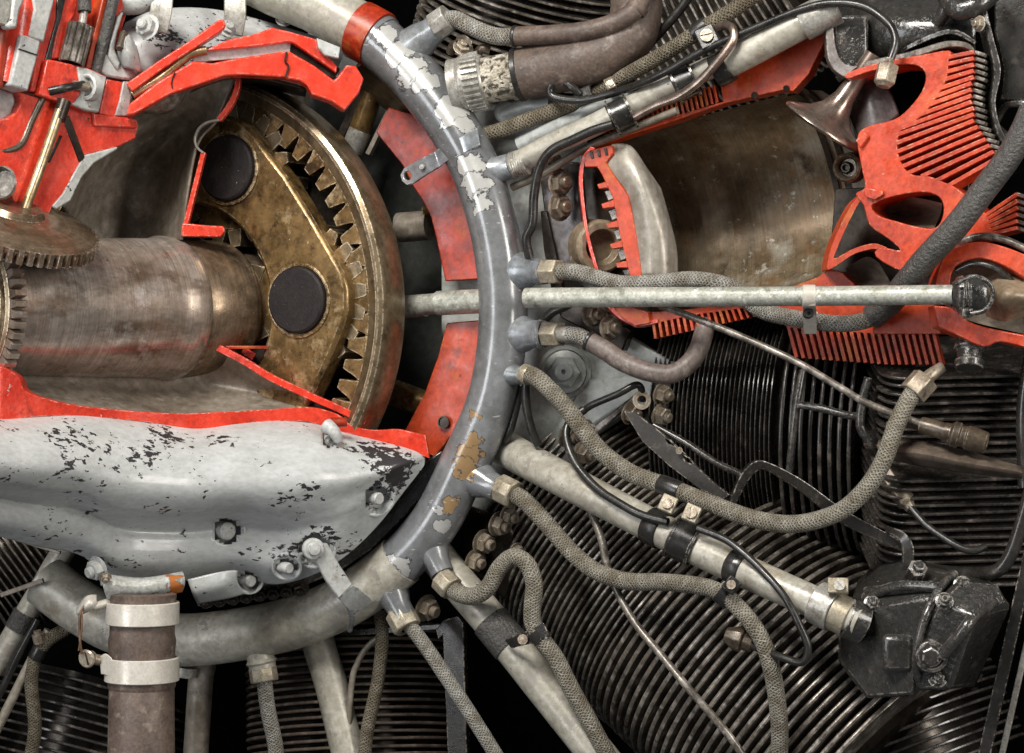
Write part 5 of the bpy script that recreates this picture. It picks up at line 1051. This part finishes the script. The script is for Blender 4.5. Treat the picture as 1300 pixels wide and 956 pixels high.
c = cable('dark cable hidden between the sleeved hose outlet and the crankcase nuts', [(690, 408, 0), (702, 396, 4), (722, 386, 6), (742, 366, 6)], 6)

# ============================================================ clamps
def clamp(label, p, d, r, w, mat, ear=None, scr=None, name='hose_clamp', smat=None):
    o = P(*p); t = thing(name, label, 'clamp', o, 'clamps')
    lathe('band', o, d, [(-w / 2, r * .9), (-w / 2, r), (-w / 2 + 1, r + 1.2), (w / 2 - 1, r + 1.2), (w / 2, r), (w / 2, r * .9)], mat, t, 32)
    if ear:
        q = P(*ear); box('ear', q, frame(q, DV(-.2, -.2, 1), d), w * 1.0, w * .9, 12, mat, t, 1.4)
        screw(q + DV(-.2, -.2, 1) * 6.5 * kk(q), DV(-.2, -.2, 1), w * .3, smat or M['nut'], t)
    return t
t = clamp('bright clamp joining the horizontal tube to the braided hose hanging under it', (1027, 376, 90), DV(1, 0, .1), 13.4, 17, M['clip'])
band('strap', [(1019, 388, 98), (1020, 400, 66 + 0), (1021, 424, 40)], [(1036, 388, 98), (1037, 400, 66), (1037, 424, 40)], P, 4, M['clip'], t)
lathe('band', P(1028, 407, 33), DV(1, .1, 0), [(-8, 11), (-8, 12.4), (8, 12.4), (8, 11)], M['clip'], t, 28)
lathe('clamp_bolt', P(1026, 398, 84), DV(0, 0, 1), [(-2, 7), (4, 6.6), (6, 5), (6, 2.4), (3, 2.4), (3, 0)], M['cable'], t, 18)
t = clamp('black clamp with two slotted screws on the wide diagonal tube near the long hose', (869, 687, 64), DV(.88, .42, .3), 26, 26, M['cable'], None)
for u, v in ((848, 640), (878, 652)):
    q = P(u, v, 96); box('ear', q, frame(q, DV(-.2, -.3, 1), DV(.9, .4, .2)), 22, 20, 10, M['nutl'], t, 1.4); screw(q + DV(-.2, -.3, 1) * 5.5 * kk(q), DV(-.2, -.3, 1), 7.5, M['nut'], t)
lathe('band_edge', P(856, 681, 60), DV(.88, .42, .3), [(-2, 25), (-2, 29), (2, 29), (2, 25)], M['sheet'], t, 32); lathe('band_edge', P(882, 694, 67), DV(.88, .42, .3), [(-2, 25), (-2, 29), (2, 29), (2, 25)], M['sheet'], t, 32)
t = clamp('black clip holding the bending braided hose below the wide diagonal tube', (920, 757, 106), DV(.75, .6, .15), 12, 20, M['cable'], (929, 743, 124))
t = clamp('dark clip tying the S bend hose to the steep pale tube', (684, 806, 46), DV(.6, .8, 0), 12, 20, M['sheet'])
band('strap', [(640, 812, 30), (655, 806, 44), (672, 800, 56), (690, 790, 60)], [(650, 824, 30), (662, 820, 44), (680, 816, 56), (697, 806, 60)], P, 4, M['sheet'], t)
screw(P(664, 812, 54), DV(-.2, -.2, 1), 6.5, M['nut'], t)
t = clamp('lower black clamp with rims on the climbing pale pipe', (787, 146, 13), DV(.9, -.42, .1), 19, 26, M['cable'])
for u, v in ((778, 150), (800, 140)): lathe('band_edge', P(u, v, 13), DV(.9, -.42, .1), [(-1.5, 18), (-1.5, 24), (1.5, 24), (1.5, 18)], M['sheet'], t, 32)
t = clamp('upper black clamp with rims on the climbing pale pipe', (868, 106, 20), DV(.9, -.42, .1), 20, 28, M['cable'], (898, 48, 44))
for u, v in ((857, 110), (880, 99)): lathe('band_edge', P(u, v, 20), DV(.9, -.42, .1), [(-1.5, 19), (-1.5, 25), (1.5, 25), (1.5, 19)], M['sheet'], t, 32)
t = clamp('small clip on the dark braided hose beside the looping black cable', (776, 110, -4), DV(.9, -.42, .1), 11, 12, M['nut'], (776, 108, 18))
t = thing('bracket_clip', 'brown steel clip standing between the sleeved top hose and the big ribbed coupling', 'clip', P(590, 55, 0))
band('strap', [(580, 46, 20), (590, 44, 24), (600, 52, 24)], [(578, 52, 20), (588, 52, 24), (598, 60, 24)], P, 6, M['plug'], t); hexbolt(P(588, 60, 14), DV(.2, -.5, .8), 10, M['nut'], t); tube('post', [(572, 66, 0), (576, 58, 8), (584, 56, 10)], 6, M['plug'], t); tube('post', [(604, 70, 0), (612, 62, 4), (622, 64, 0)], 6, M['plug'], t)
t = thing('pipe_lug', 'pale round lug with a dark hole under the big brown sleeved hose', 'lug', P(640, 140, -40))
lathe('disc', P(640, 142, -34), DV(-.3, 0, .95), [(-14, 14), (0, 14), (1, 12), (1, 4), (-4, 4), (-4, 0)], M['case'], t, 28); tube('neck', [(640, 146, -44), (670, 136, -44), (700, 134, -44)], 12, M['case'], t)

# ============================================================ clamped rubber coupling, lower left
kp = thing('rubber_coupling', 'brown rubber sleeve with two bright band clamps hanging under the grey casing', 'coupling', Q(180, 810, 84))
ko = Q(181, 752, 84); kd = DV(-.005, 1, 0.02)
lathe('rubber_sleeve', ko, kd, [(0, 36), (2, 43), (14, 42), (42, 41), (52, 41), (62, 43), (70, 42), (84, 41.5), (118, 43), (124, 40), (124, 0)], M['brown'], kp, 56)
lathe('lower_pipe', ko, kd, [(112, 38), (118, 41), (260, 43), (260, 0)], M['brown'], kp, 40)
for s0, s1, rr in ((12, 40, 45.5), (82, 112, 46)):
    lathe('band_clamp', ko, kd, [(s0, rr - 3), (s0, rr), (s0 + 1, rr + 1), (s1 - 1, rr + 1), (s1, rr), (s1, rr - 3)], M['clip'], kp, 64)
q = Q(135, 766, 96)
tube('clamp_pin', [(140, 764, 98), (118, 770, 108)], 5, M['clip'], kp, fn=Q)
loft('wing_nut', [[(100, 772, 104), (110, 758, 110), (122, 756, 104)], [(98, 778, 108), (112, 768, 118), (122, 764, 110)], [(100, 781, 104), (114, 774, 110), (124, 770, 104)]], M['clip'], kp, thick=4)
tube('lock_wire', [(108, 768, 116), (102, 780, 118), (101, 800, 118), (102, 818, 118), (104, 830, 116)], 1.7, M['wire'], kp, fn=Q, seg=8)
tube('lock_wire', [(104, 772, 117), (103.5, 800, 119.5), (100, 826, 117)], 1.3, M['wire'], kp, fn=Q, seg=8)
lathe('clamp_bolt', Q(111, 836, 110), DV(-.35, .1, .9), [(-10, 8), (-2, 10), (2, 12), (4, 10), (4, 0)], M['nut'], kp, 20)
bar('bolt_slot', (108, 828, 0), (112, 844, 0), LIN(115, 111, 0), 2.2, 2, M['gap'], kp, .3)
tube('clamp_pin', [(114, 836, 106), (136, 840, 96)], 7, M['nut'], kp, fn=Q)
band('clamp_tongue', [(126, 834, 104), (134, 830, 112), (142, 836, 118)], [(128, 856, 104), (136, 858, 112), (142, 864, 118)], Q, 3, M['clip'], kp)
